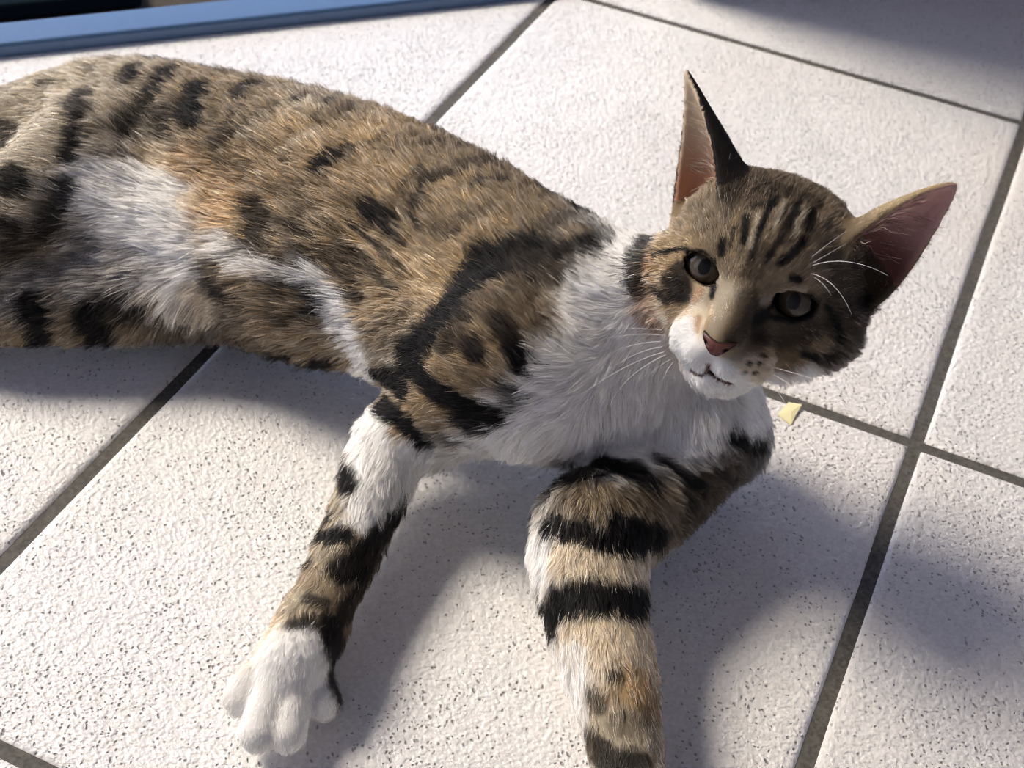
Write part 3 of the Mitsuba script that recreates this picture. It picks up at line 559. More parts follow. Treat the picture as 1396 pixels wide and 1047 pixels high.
('K',5.4,1.00,(-0.8,-0.6,-0.2),[(2177,-1963,227),(2209,-2006,225),(2258,-2080,274)]),
('D',2.8,0.85,(0.0,-0.3,1.0),[(2566,-2243,388),(2591,-2238,389)]),
('D',3.3,0.70,(-0.5,-0.5,0.7),[(2523,-2322,331),(2562,-2353,333)]),
('E',5.0,0.50,(0.2,-0.2,1.0),[(2658,-2393,344),(2685,-2373,349),(2711,-2347,348),(2736,-2314,336)]),
('K',5.2,0.85,(-0.4,-0.5,0.8),[(2592,-2465,240),(2627,-2491,263),(2660,-2511,279),(2692,-2528,289),(2723,-2522,304),(2753,-2512,312),(2782,-2497,312)]),
('E',3.8,0.60,(-0.8,-0.6,0.2),[(2565,-2431,240),(2581,-2452,235),(2597,-2473,231)]),
('E',1.1,0.50,(0.7,-0.7,-0.0),[(2109,-1386,735),(2119,-1378,693),(2127,-1364,646)]),
('E',1.1,0.45,(0.7,-0.7,-0.1),[(2079,-1412,646),(2119,-1370,638),(2160,-1331,633)]),
('W',6.6,1.00,(-0.4,-0.9,0.0),[(2348,-1296,1229),(2379,-1325,1230),(2408,-1352,1230),(2435,-1361,1232),(2459,-1361,1225)]),
('W',4.9,0.90,(-0.6,-0.6,0.6),[(2337,-1264,1267),(2361,-1290,1264)]),
('W',4.3,1.00,(0.2,-0.9,-0.3),[(2542,-1361,1212),(2570,-1363,1209),(2596,-1351,1194),(2618,-1323,1168),(2641,-1295,1142)]),
('W',5.3,1.00,(0.6,-0.8,-0.1),[(2490,-1359,1125),(2524,-1354,1119),(2552,-1321,1088),(2585,-1287,1072),(2617,-1242,1046),(2595,-788,657)]),
('C',5.1,0.70,(0.8,-0.6,0.0),[(2645,-1315,1221),(2678,-1287,1213),(2708,-1235,1185)]),
('O',4.6,0.75,(-0.1,-0.9,0.5),[(2076,-991,1269),(2085,-1023,1243),(2092,-1051,1214),(2114,-1076,1181),(2134,-1096,1142),(2160,-1104,1116),(2184,-1108,1084)]),
('C',2.9,0.60,(-0.4,-0.9,0.2),[(2145,-1038,1261),(2162,-1061,1238),(2178,-1082,1214),(2194,-1101,1188),(2217,-1118,1168),(2239,-1127,1140)]),
('O',2.6,0.65,(-0.7,-0.6,0.4),[(2357,-1135,1365),(2344,-1137,1328)]),
('G',2.6,0.40,(-0.8,-0.2,0.5),[(2319,-1131,1263),(2318,-1211,1270)]),
('B',3.3,0.75,(-0.5,-0.5,0.7),[(2425,-1162,1412),(2452,-1220,1408),(2479,-1282,1407),(2477,-1308,1393),(2474,-1327,1374)]),
('O',1.4,0.60,(-0.3,-0.3,0.9),[(2391,-1224,1311),(2399,-1255,1304),(2407,-1285,1296)]),
('D',4.5,0.60,(0.7,-0.4,0.6),[(2556,-1190,1437),(2561,-1224,1415),(2567,-1261,1396),(2567,-1294,1380),(2566,-1317,1356)]),
('D',3.8,0.60,(0.6,-0.6,0.5),[(2601,-1168,1407),(2608,-1184,1378),(2613,-1194,1344),(2620,-1209,1313)]),
('B',2.0,0.70,(0.7,-0.7,-0.2),[(2604,-1147,1426),(2621,-1036,1378),(2659,-1085,1453),(2694,-1076,1461),(2728,-1064,1466)]),
('D',7.7,0.45,(0.5,-0.8,0.4),[(2729,-1105,1281),(2761,-1091,1279),(2793,-1077,1276),(2825,-1061,1273),(2808,-1081,1254),(2791,-1101,1237)]),
('T',3.6,0.60,(0.6,-0.8,0.3),[(2856,-1055,1247),(2835,-1079,1222),(2814,-1103,1197)]),
('D',6.4,0.50,(0.9,-0.2,0.3),[(2883,-852,1462),(2887,-873,1434),(2890,-892,1405),(2893,-913,1377),(2892,-884,1405),(2891,-855,1434),(2889,-817,1457),(2885,-749,1457)]),
('K',3.4,0.80,(0.5,-0.2,0.8),[(2931,-807,1333),(2934,-861,1322)]),
('K',1.8,1.00,(0.7,-0.7,0.3),[(2823,-1013,1395),(2845,-1001,1359),(2868,-998,1328),(2890,-1005,1291),(2912,-1007,1251)]),
('K',2.1,0.90,(0.6,-0.8,0.2),[(2799,-1109,1212),(2824,-1094,1203),(2848,-1077,1192)]),
('K',2.1,0.80,(0.7,-0.7,-0.0),[(2894,-1039,1182),(2926,-1006,1179)]),
('K',1.3,1.00,(-0.7,-0.6,0.5),[(2106,-958,1318),(2132,-959,1341),(2157,-962,1365),(2197,-982,1401),(2240,-1014,1445)]),
('K',5.2,0.85,(-0.5,-0.8,0.3),[(2242,-1051,1343),(2259,-1066,1318),(2276,-1084,1296),(2233,-1063,1297)]),
('K',1.9,0.90,(-0.4,-0.8,0.4),[(2156,-1059,1238),(2193,-1081,1234),(2231,-1105,1233)]),
('K',2.0,0.60,(-0.4,-0.8,0.5),[(2233,-1087,1263),(2271,-1099,1270),(2309,-1112,1279)]),
('K',4.1,0.85,(-0.3,-0.2,0.9),[(2024,-753,1238),(2018,-802,1262),(2026,-895,1281),(2023,-946,1269),(2038,-990,1253),(2051,-1026,1232),(2086,-1051,1212)]),
('K',1.9,1.00,(-0.1,-0.7,0.7),[(2438,-978,1644),(2452,-1016,1615),(2465,-1049,1583)]),
('K',1.6,1.00,(-0.3,-0.8,0.5),[(2384,-1048,1559),(2390,-1063,1540),(2396,-1077,1519)]),
('D',1.8,0.40,(-0.2,-0.6,0.8),[(2368,-985,1622),(2370,-963,1640),(2373,-938,1657)]),
('K',1.6,0.95,(-0.0,-0.6,0.8),[(2510,-872,1697),(2509,-907,1687),(2508,-937,1675),(2505,-970,1656),(2502,-999,1635),(2504,-1029,1608),(2505,-1056,1580),(2507,-1073,1561),(2510,-1089,1541)]),
('K',1.3,0.80,(-0.1,-0.4,0.9),[(2480,-916,1683),(2450,-938,1670)]),
('K',1.8,0.85,(0.1,-0.5,0.8),[(2600,-862,1693),(2599,-906,1681),(2597,-943,1666),(2593,-982,1643),(2589,-1015,1616),(2577,-1042,1591),(2564,-1068,1563)]),
('K',2.1,1.00,(0.3,-0.3,0.9),[(2655,-862,1682),(2663,-899,1670),(2671,-930,1655)]),
('K',2.1,1.00,(0.2,-0.7,0.7),[(2674,-978,1624),(2661,-1005,1606),(2646,-1031,1586),(2631,-1047,1572),(2616,-1062,1557)]),
('K',1.5,0.80,(0.1,-0.4,0.9),[(2555,-904,1687),(2553,-934,1675),(2551,-962,1661)]),
('K',2.0,1.00,(0.3,-0.8,0.4),[(2674,-1071,1514),(2699,-1063,1510)]),
('D',3.8,0.50,(0.0,-0.8,0.7),[(2528,-1051,1586),(2528,-1075,1559),(2527,-1097,1532),(2527,-1120,1505)]),
('D',2.8,0.60,(0.1,-0.0,1.0),[(2446,-816,1701),(2481,-817,1704),(2515,-814,1705),(2550,-809,1704),(2587,-814,1700),(2624,-816,1694),(2661,-815,1686)]),
('D',3.8,0.60,(0.6,-0.6,0.5),[(2766,-937,1602),(2785,-952,1577),(2802,-958,1546),(2820,-959,1511),(2821,-982,1478),(2821,-999,1442)]),
('D',3.3,0.60,(0.1,-0.3,1.0),[(2334,-909,1671),(2350,-866,1689),(2363,-808,1698)]),
('C',1.1,0.50,(-0.1,-0.7,0.7),[(2478,-958,1662),(2481,-997,1636),(2485,-1029,1607),(2487,-1059,1575)]),
('C',1.1,0.50,(0.1,-0.4,0.9),[(2544,-875,1696),(2546,-918,1682),(2548,-954,1665),(2549,-986,1644)]),
('C',1.1,0.50,(0.2,-0.4,0.9),[(2622,-867,1689),(2628,-908,1676),(2633,-943,1659),(2638,-974,1639)]),
('T',1.3,0.60,(-0.2,-0.7,0.6),[(2397,-994,1623),(2410,-1025,1596),(2423,-1053,1567),(2435,-1079,1536)]),
('K',2.8,1.00,(0.8,-0.6,0.3),[(2622,-1171,1377),(2600,-1201,1366)]),
('K',1.1,1.00,(0.6,-0.6,0.5),[(2631,-1312,1255),(2638,-1310,1251)]),
('K',1.1,1.00,(0.6,-0.6,0.4),[(2664,-1286,1249),(2670,-1283,1245)]),
('K',1.1,0.90,(0.6,-0.5,0.7),[(2672,-1260,1266),(2677,-1258,1263)]),
('K',1.0,0.90,(0.7,-0.7,0.0),[(2623,-1335,1219),(2630,-1329,1215)]),
('K',1.1,0.90,(0.7,-0.8,0.0),[(2658,-1305,1210),(2665,-1300,1207)]),
('K',1.0,0.70,(-0.1,-0.2,1.0),[(2417,-885,1686),(2432,-853,1696)]),
('K',1.0,0.70,(-0.1,-0.2,1.0),[(2490,-831,1704),(2477,-871,1696)]),
('K',1.0,0.70,(0.1,-0.1,1.0),[(2547,-798,1704),(2543,-860,1699)]),
('K',1.0,0.70,(0.1,-0.1,1.0),[(2600,-795,1698),(2597,-854,1695)]),
('K',1.0,0.70,(0.3,0.0,1.0),[(2668,-780,1683),(2670,-845,1681)]),
('K',1.0,0.70,(0.5,-0.2,0.9),[(2725,-834,1660),(2726,-870,1652),(2727,-901,1642)]),
('K',1.0,0.70,(0.1,-0.8,0.6),[(2575,-1038,1595),(2572,-1057,1575),(2568,-1075,1554)]),
('K',1.0,0.70,(-0.2,-0.7,0.6),[(2409,-1013,1609),(2415,-1040,1581),(2420,-1064,1552)]),
('K',1.0,0.70,(-0.0,-0.7,0.8),[(2502,-1025,1613),(2500,-989,1643)]),
('K',1.7,1.00,(0.3,-0.0,0.9),[(2255,-1027,1439),(2257,-1037,1389),(2292,-1052,1355),(2315,-1045,1340),(2343,-1064,1346),(2406,-1136,1410)]),
('K',1.0,1.00,(-0.4,-0.9,0.2),[(2257,-1026,1447),(2290,-1041,1466),(2323,-1059,1487),(2352,-1073,1484),(2381,-1087,1480),(2383,-977,1348),(2411,-1140,1415)]),
('K',1.9,1.00,(-0.7,-0.5,0.6),[(2409,-1145,1410),(2412,-1170,1388)]),
('K',1.2,1.00,(0.4,-0.8,0.4),[(2630,-1144,1394),(2626,-1052,1359),(2627,-987,1345),(2654,-974,1357),(2682,-965,1372),(2710,-963,1376),(2749,-1056,1453),(2786,-1041,1417)]),
('K',1.6,1.00,(0.2,-0.6,0.7),[(2786,-1041,1417),(2782,-1049,1388),(2778,-1061,1362),(2751,-1072,1347),(2726,-1094,1339),(2696,-1106,1342),(2668,-1139,1362),(2633,-1163,1376)]),
('W',3.3,0.80,(0.3,-0.9,-0.2),[(2556,-1363,1211),(2589,-1359,1206),(2618,-1328,1176)])]
BASES = [
('B',-1054,-796,905),('B',-973,-489,978),('B',-755,-1178,892),('B',-651,-803,1000),('A',-453,-485,1058),('A',-107,-697,1042),('A',-21,-512,1130),('B',208,-429,1161),
('A',471,-480,1195),('T',288,-694,1134),('T',123,-815,988),('G',21,-916,849),('T',513,-820,1088),('T',186,-990,832),('T',585,-681,1188),('A',457,-988,892),
('T',673,-1036,883),('T',838,-872,1118),('A',862,-650,1227),('A',1087,-668,1239),('A',1267,-598,1223),('A',1097,-957,1112),('A',1280,-914,1191),('A',1498,-805,1241),
('T',1108,-1105,979),('T',1284,-1051,1090),('T',944,-1192,812),('A',641,-1176,760),('A',1082,-1312,752),('B',1204,-1405,669),('B',867,-1252,572),('A',420,-1256,643),
('A',212,-1233,627),('A',542,-1282,454),('A',728,-1213,348),('E',311,-1185,233),('A',1639,-1240,1132),('A',1734,-1033,1216),('D',1799,-890,1258),('A',1799,-1302,1091),
('T',1738,-1443,1056),('T',1583,-1516,1006),('T',1743,-1562,879),('T',1480,-1552,830),('T',1358,-1562,615),('T',1317,-1610,508),('T',1633,-1577,675),('B',1212,-1922,344),
('B',1274,-2147,332),('A',1453,-2108,300),('B',1330,-2411,330),('A',1482,-2393,310),('C',1334,-2632,314),('D',1549,-2566,233),('A',1336,-2367,331),('W',1385,-1734,389),
('W',1296,-1699,445),('W',1472,-2812,211),('W',1432,-2953,182),('W',1579,-2784,152),('W',2112,-1862,414),('C',2326,-1873,504),('C',2469,-1742,445),('C',2479,-2149,414),
('C',2622,-2039,372),('W',2391,-2200,327),('T',2666,-2307,365),('B',2654,-2476,302),('T',2797,-2304,261),('W',2830,-2704,289),('A',2201,-1664,572),('A',2318,-1563,579),
('E',2393,-1339,580),('A',2491,-1404,515),('E',2573,-1324,437),('E',2600,-1161,519),('E',2657,-1046,532),('D',2299,-1351,587),('D',2207,-1446,584),('D',2699,-903,513),
('W',2304,-1156,718),('W',2065,-1407,818),('W',1880,-1544,681),('W',1576,-1465,381),('W',2090,-1150,1063),('W',1939,-1059,1202),('W',1916,-815,1254),('W',2577,-1014,726),
('W',2666,-784,572),('W',1934,-1431,939),('B',-1112,-964,811),('B',-729,-1401,751),('A',-710,-1508,619),('A',-615,-1443,528),('Y',-624,-1612,425),('A',-517,-1612,337),
('A',-648,-1680,243),('A',-325,-1497,288),('A',-243,-1399,203),('Y',-382,-1379,490),('E',-100,-1262,169),('W',-238,-1141,728),('W',-107,-1236,587),('A',-1229,-1494,575),
('A',-1015,-1810,363),('T',2127,-945,1347),('A',2180,-897,1480),('A',2271,-947,1581),('A',2371,-1051,1547),('A',2396,-994,1623),('A',2526,-970,1656),('E',2615,-902,1680),
('E',2462,-879,1693),('E',2358,-906,1673),('A',2722,-857,1658),('A',2590,-1040,1590),('A',2489,-1120,1501),('A',2698,-1013,1580),('A',2779,-976,1553),('E',2866,-905,1468),
('E',2924,-885,1333),('E',2912,-999,1264),('E',2887,-1045,1176),('W',2827,-1081,1100),('W',2729,-1115,1051),('T',2131,-1013,1284),('G',2148,-1090,1158),('T',2210,-1108,1198),
('A',2252,-1088,1275),('T',2229,-1009,1429),('B',2466,-1189,1435),('T',2447,-1278,1385),('A',2526,-1272,1414),('E',2590,-1255,1356),('E',2642,-1203,1303),('E',2712,-1121,1270),
('E',2779,-1074,1301),('C',2367,-1251,1295),('W',2328,-1278,1224),('W',2479,-1325,1139),('C',2616,-1342,1215),('T',2695,-1244,1248),('T',2763,-1137,1193),('W',2547,-1308,1061),
('A',2575,-1115,1497),('A',2607,-1070,1549)]
FLOWS = [
(-1054,-796,905,-0.88,-0.27,-0.39,11.0),(-853,-531,996,-0.99,-0.02,-0.16,11.0),(-676,-1059,931,-0.91,-0.41,0.10,11.0),(-483,-757,949,-0.97,-0.11,0.21,12.0),(-276,-560,1073,-0.96,0.25,-0.10,12.0),
(-368,-937,846,-0.97,-0.14,0.18,16.0),(-769,-1396,774,-0.96,-0.25,0.16,13.0),(-592,-1198,799,-0.85,-0.42,0.31,16.0),(-706,-1521,587,-0.76,-0.65,0.07,13.0),(-541,-1317,558,-0.73,-0.68,0.04,16.0),
(83,-484,1149,-0.89,0.42,-0.14,12.0),(98,-771,1033,-0.96,0.28,0.02,13.0),(428,-671,1168,-0.90,0.43,0.03,12.0),(21,-916,849,-0.99,0.07,-0.11,15.0),(402,-892,972,-0.97,0.24,0.02,14.0),
(683,-856,1092,-0.93,0.35,0.13,13.0),(524,-438,1190,-0.69,0.69,-0.24,12.0),(855,-495,1215,-0.64,0.74,-0.20,9.0),(1058,-456,1184,-0.70,0.66,-0.28,10.0),(1418,-619,1212,-0.70,0.69,-0.18,10.0),
(975,-862,1161,-0.84,0.52,0.19,12.0),(1295,-943,1177,-0.85,0.50,0.13,11.0),(1510,-972,1201,-0.87,0.48,0.08,11.0),(1704,-969,1236,-0.82,0.58,-0.04,11.0),(1828,-797,1247,-0.69,0.69,-0.22,11.0),
(1009,-1052,983,-0.90,0.43,0.01,13.0),(1341,-1159,1031,-0.86,0.49,-0.15,11.0),(1673,-1314,1123,-0.93,0.32,0.17,10.0),(1795,-1156,1136,-0.92,0.29,0.26,11.0),(777,-1023,914,-0.97,0.25,-0.00,15.0),
(587,-1083,840,-1.00,0.04,0.00,16.0),(351,-1133,781,-0.98,-0.04,-0.19,16.0),(151,-1127,742,-0.92,-0.18,-0.34,16.0),(392,-1279,562,-0.91,-0.01,-0.42,16.0),(676,-1240,652,-0.98,-0.20,-0.08,16.0),
(887,-1220,726,-0.88,0.21,-0.42,15.0),(1072,-1294,776,-0.77,0.08,-0.64,13.0),(1204,-1405,669,-0.46,0.15,-0.88,12.0),(993,-1279,474,-0.49,0.46,-0.74,13.0),(801,-1139,276,-0.85,0.23,-0.48,14.0),
(547,-1174,241,-0.80,0.35,-0.50,14.0),(259,-1223,287,-0.52,0.44,-0.73,15.0),(-188,-1093,758,-0.97,-0.23,-0.04,19.0),(-374,-1182,703,-0.97,-0.21,-0.11,18.0),(-116,-1218,615,-0.96,-0.19,-0.20,20.0),
(-356,-1296,530,-0.90,-0.32,-0.31,17.0),(-435,-1480,452,-0.72,-0.66,-0.22,14.0),(-196,-1367,426,-0.52,-0.66,-0.54,17.0),(-39,-1299,441,-0.28,-0.35,-0.89,18.0),(9,-1277,266,-0.32,0.25,-0.91,16.0),
(-321,-1493,332,-0.62,-0.54,-0.56,12.0),(-549,-1616,371,-0.82,-0.56,-0.13,12.0),(-532,-1616,244,-0.78,-0.26,-0.57,10.0),(1433,-1470,944,-0.78,0.53,-0.33,10.0),(1631,-1487,1044,-0.95,0.20,0.23,10.0),
(1767,-1495,994,-0.87,-0.00,0.49,10.0),(1559,-1576,805,-0.99,0.09,-0.10,9.0),(1358,-1562,615,-0.84,0.14,-0.52,9.0),(1696,-1580,749,-1.00,-0.08,-0.06,12.0),(1238,-1467,608,-0.62,0.35,-0.71,9.0),
(1919,-1273,1043,-0.91,-0.08,0.40,13.0),(2016,-1083,1175,-0.97,0.16,0.19,13.0),(1951,-866,1263,-0.77,0.64,-0.10,11.0),(1943,-1446,915,-0.77,-0.63,-0.05,14.0),(1822,-1556,664,-0.29,0.12,-0.95,15.0),
(2113,-1362,802,0.05,-0.38,-0.92,14.0),(2304,-1156,718,0.24,-0.23,-0.94,13.0),(2192,-1136,979,-0.09,-0.54,-0.83,13.0),(2524,-1056,736,0.52,-0.70,-0.48,12.0),(2668,-852,586,0.49,0.20,-0.85,9.0),
(1576,-1465,381,0.11,-0.76,0.64,14.0),(1296,-1699,445,0.18,-0.92,-0.36,8.0),(1369,-1955,370,0.23,-0.95,-0.19,7.5),(1344,-2209,346,0.22,-0.97,-0.10,7.0),(1404,-2425,345,0.20,-0.98,0.02,6.5),
(1410,-1648,367,0.34,-0.39,-0.86,12.0),(1438,-1844,213,0.22,-0.93,0.31,9.0),(1434,-2637,338,0.16,-0.98,-0.09,5.5),(1452,-2777,246,0.03,-0.66,-0.75,4.0),(1458,-2943,186,0.24,-0.80,-0.55,3.2),
(1590,-2694,185,0.54,-0.75,-0.38,3.4),(1297,-2788,204,-0.08,-0.92,-0.39,3.4),(1579,-2836,174,0.45,-0.77,-0.46,3.2),(1448,-2714,304,0.05,-0.80,-0.60,5.0),(2028,-1509,457,0.02,-0.93,0.37,13.0),
(2201,-1664,572,0.39,-0.91,-0.16,12.0),(2303,-1448,592,0.97,-0.20,-0.11,11.0),(2470,-1273,558,0.92,0.17,-0.35,10.0),(2635,-1099,569,0.44,0.52,-0.73,9.0),(2596,-1286,411,0.36,0.40,-0.84,9.0),
(2288,-1859,511,0.34,-0.84,-0.42,9.0),(2457,-1716,456,0.42,-0.82,-0.39,9.0),(2134,-1907,384,0.15,-0.51,-0.85,9.0),(2419,-2081,433,0.39,-0.88,-0.27,8.5),(2589,-2041,399,0.40,-0.91,-0.06,8.0),
(2617,-2330,362,0.43,-0.87,-0.25,7.5),(2749,-2503,314,0.42,-0.88,-0.22,7.0),(2871,-2734,270,0.35,-0.67,-0.65,5.0),(2497,-1335,1377,-0.11,0.68,0.72,2.5),(2504,-1218,1436,-0.10,0.91,0.40,3.0),
(2515,-1116,1509,0.01,0.65,0.76,4.0),(2495,-1025,1612,-0.00,0.71,0.70,5.0),(2518,-877,1696,-0.06,0.97,0.22,5.5),(2626,-929,1667,0.11,0.92,0.38,5.5),(2282,-975,1568,-0.44,0.82,0.37,5.5),
(2169,-924,1422,-0.51,0.78,-0.37,6.0),(2407,-1069,1539,-0.23,0.56,0.79,4.5),(2657,-1052,1556,0.29,0.63,0.72,4.5),(2761,-948,1596,0.53,0.80,0.29,6.0),(2187,-992,1366,-0.77,0.42,-0.49,5.5),
(2141,-1033,1266,-0.81,0.04,-0.59,8.5),(2155,-1100,1130,-0.55,-0.19,-0.81,9.5),(2232,-1102,1240,-0.72,-0.04,-0.69,6.0),(2322,-1120,1289,-0.59,0.31,-0.75,3.5),(2430,-1215,1367,-0.39,0.68,-0.62,2.5),
(2345,-1289,1240,-0.49,0.15,-0.86,5.0),(2450,-1353,1187,-0.22,0.36,-0.91,4.0),(2461,-1349,1282,-0.50,-0.09,-0.86,2.5),(2602,-1202,1358,0.62,0.63,-0.47,3.0),(2681,-1146,1313,0.59,0.63,-0.51,4.0),
(2787,-1081,1273,0.91,0.27,-0.33,6.0),(2894,-980,1317,0.75,0.50,-0.44,8.0),(2904,-1027,1207,0.57,0.45,-0.69,9.0),(2827,-1081,1100,0.12,0.66,-0.74,9.0),(2613,-1343,1233,0.69,0.42,-0.59,2.8),
(2680,-1280,1232,0.72,0.44,-0.54,5.0),(2538,-1336,1156,0.44,-0.81,-0.39,4.0),(2572,-1290,1057,0.01,0.54,-0.84,6.0),(2618,-627,547,0.52,-0.80,-0.30,8.0),(2897,-855,1409,0.26,0.84,-0.48,6.0),
(2040,-1007,1244,-0.85,-0.34,-0.41,11.0),(2375,-1092,738,0.34,-0.63,-0.70,11.0),(2143,-1126,1067,-0.45,-0.50,-0.74,11.0)]          # point, direction the hair lies, hair length (mm)

base_tree, base_col = cKDTree(np.array([b[1:] for b in BASES]) * 1e-4), np.array([PAL[b[0]] for b in BASES])
flow = np.array(FLOWS)
flow_tree, flow_dir, flow_len = cKDTree(flow[:, :3] * 1e-4), flow[:, 3:6], flow[:, 6]

def idw(tree, P, k=5, power=3):
    d, i = tree.query(P, k=k)
    w = 1 / np.maximum(d, 1e-4) ** power
    return w / w.sum(1, keepdims=True), i

def hair_flow(P, N):
    w, i = idw(flow_tree, P, 5, 2.5)
    t = (w[..., None] * flow_dir[i]).sum(1)
    t -= (t * N).sum(1, keepdims=True) * N
    return unit(t), (w * flow_len[i]).sum(1)

def ear_side(P, N):
    """For points on the pinnae: +1 inside, -1 behind, and how far up the ear; 0 elsewhere."""
    q = to_head(P)
    side, up = np.zeros(len(P)), np.zeros(len(P))
    n = N @ HM.T
    for (b, t, _, o, *_) in EARS:
        b, t, o = np.array(b, float), np.array(t, float), np.array(o, float)
        ax = (t - b) / np.linalg.norm(t - b)
        v = (q - b) @ ax / np.linalg.norm(t - b)
        rad = np.linalg.norm(q - b - ((q - b) @ ax)[:, None] * ax, axis=1)
        e, _ = EAR_TREE.query(q, distance_upper_bound=3.2)
        on = np.isfinite(e) & (v > 0.10) & (v < 1.2) & (rad < 24)
        op = o - ax * (o @ ax); op /= np.linalg.norm(op)
        axis_off = q - b - ((q - b) @ ax)[:, None] * ax
        inward = (n * (op * 5 - axis_off)).sum(1)
        side = np.where(on, np.where(inward > 0, 1.0, -1.0), side)
        up = np.where(on, v, up)
    return side, up

def coat(P, N):
    jig = P + (meshkit.fbm(P[:, None, :] * 260, 2, 3) - 0.5) * 0
    w, i = idw(base_tree, P, 5, 3)
    c = (w[..., None] * base_col[i]).sum(1)
    wob = meshkit.fbm(P * 170, 3, 11) - 0.5
    wob2 = meshkit.fbm(P * 520, 2, 5) - 0.5
    mott = meshkit.fbm(P * 95, 3, 31)[:, None] - 0.5
    c = c * (1 + 0.7 * mott * (c.mean(1, keepdims=True) < 0.55))
    for col, hw, op, face, pts in STROKES:
        line = np.array(pts) * 1e-4
        hw = hw * (1.08e-3 if col == 'K' and hw > 2.6 else 1e-3)
        near = np.where(((P > line.min(0) - hw * 1.8) & (P < line.max(0) + hw * 1.8)).all(1))[0]
        if not len(near):
            continue
        q, d = P[near], np.full(len(near), 9.0)
        for a, b in zip(line[:-1], line[1:]) if len(line) > 1 else ((line[0], line[0] + 1e-6),):
            ab = b - a
            if np.linalg.norm(ab) > 0.03:
                continue
            t = np.clip((q - a) @ ab / max(ab @ ab, 1e-14), 0, 1)
            d = np.minimum(d, np.linalg.norm(q - a - t[:, None] * ab, axis=1))
        d = d * (1 + 0.55 * wob[near] + 0.35 * wob2[near])
        m = (1 - sstep((0.75 if hw > 0.004 else 0.5) * hw, 1.4 * hw, d)) * np.minimum(op * 1.08, 1) * ((N[near] @ np.array(face)) > -0.25)
        c[near] += m[:, None] * (PAL[col] - c[near])
    side, up = ear_side(P, N)
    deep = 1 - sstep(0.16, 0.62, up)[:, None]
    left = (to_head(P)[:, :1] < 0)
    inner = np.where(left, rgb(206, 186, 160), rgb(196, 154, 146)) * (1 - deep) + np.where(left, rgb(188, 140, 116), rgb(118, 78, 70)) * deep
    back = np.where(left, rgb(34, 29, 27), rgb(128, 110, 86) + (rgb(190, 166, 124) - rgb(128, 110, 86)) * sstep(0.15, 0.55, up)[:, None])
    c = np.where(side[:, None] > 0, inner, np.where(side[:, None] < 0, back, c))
    return c, side, up

bc_, bside, bup = coat(BV, BN)
mouth_d = MOUTH_TREE.query(to_head(BV), distance_upper_bound=4)[0]
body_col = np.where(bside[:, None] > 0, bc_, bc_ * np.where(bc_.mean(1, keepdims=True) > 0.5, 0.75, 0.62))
body_col = np.where((mouth_d < 0.95)[:, None], rgb(118, 92, 88), body_col)
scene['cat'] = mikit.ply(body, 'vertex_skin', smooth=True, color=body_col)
labels['cat'] = {'label': 'young brown tabby cat with white chest and white paw lying on pale floor tiles', 'category': 'cat'}

# ---------------------------------------------------------------- fur: tapered strands that follow the lie of the coat
N_HAIR = 420000
PAW = np.array([0.146,-0.277,0.015])                    # the white fore paw
tri = BV[body.faces]
fn = np.cross(tri[:, 1] - tri[:, 0], tri[:, 2] - tri[:, 0])
area = np.linalg.norm(fn, axis=1) / 2
cen = tri.mean(1)
dens = area * np.where(cen[:, 2] < 0.006, 0.15, 1.0)
dh = np.linalg.norm(cen - HC, axis=1)
dens = dens * (1 + 1.6 * (dh < 0.07))
pick = RNG.choice(len(dens), N_HAIR, p=dens / dens.sum())
u, v = RNG.random(N_HAIR), RNG.random(N_HAIR)
u, v = np.where(u + v > 1, 1 - u, u), np.where(u + v > 1, 1 - v, v)
t0 = tri[pick]
root = t0[:, 0] + u[:, None] * (t0[:, 1] - t0[:, 0]) + v[:, None] * (t0[:, 2] - t0[:, 0])
fnv = BN[body.faces[pick]]
nrm = unit(fnv[:, 0] * (1 - u - v)[:, None] + fnv[:, 1] * u[:, None] + fnv[:, 2] * v[:, None])
tan, length = hair_flow(root, nrm)
hc, hside, hup = coat(root + tan * (0.0005 * length[:, None] + RNG.normal(0, 0.0009, (N_HAIR, 1)) + RNG.normal(0, 0.004, (N_HAIR, 1)) * (RNG.random((N_HAIR, 1)) < 0.1) * (length[:, None] > 5)), nrm)
# ears: short nap, hair running to the tip; the bare inside keeps a few long hairs at its front edge
for e in EARS:
    b, t, o = np.array(e[0], float), np.array(e[1], float), np.array(e[3], float)
    ax = unit(((t - b) @ HM)[None])[0]
    mine = (hside != 0) & (np.abs((to_head(root) - (b + t) / 2)).max(1) < 40)
    tt = ax - (nrm[mine] @ ax)[:, None] * nrm[mine]
    tan[mine] = unit(tt)
    # inside, long pale hairs grow from the front rim across the opening
    ins = mine & (hside > 0)
    across = np.sign(b[0]) * HM[0] + 0.25 * ax
    tt = across - (nrm[ins] @ across)[:, None] * nrm[ins]
    tan[ins] = unit(tt)
q = to_head(root)
ear_d, _ = EAR_TREE.query(q, distance_upper_bound=6)
length = np.where((ear_d < 5) & (np.abs(q[:, 0]) > 24) & (q[:, 1] > 6), np.minimum(length, 3.0), length)
length = np.where(hside < 0, 2.2, np.where(hside > 0, 8.0, length * 0.78)) * 1e-3
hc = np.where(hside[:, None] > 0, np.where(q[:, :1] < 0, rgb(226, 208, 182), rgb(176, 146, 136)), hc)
lid = np.ones(N_HAIR)
for c, s in zip(EYES, (-1, 1)):
    es = eye_shape(q, np.array(c), s)
    front = np.abs(q[:, 2] - c[2] - 6) < 9
    lid = np.where(front, np.minimum(lid, sstep(1.0, 1.9, es)), lid)
nose_d = np.linalg.norm((q - np.array([0, -22.5, 23])) / np.array([1.25, 1, 1]), axis=1)
lid = np.minimum(lid, sstep(4.0, 8.0, nose_d))
lid = np.minimum(lid, sstep(0.5, 1.9, np.where(np.isfinite(MOUTH_TREE.query(q, distance_upper_bound=4)[0]), MOUTH_TREE.query(q)[0], 9)))
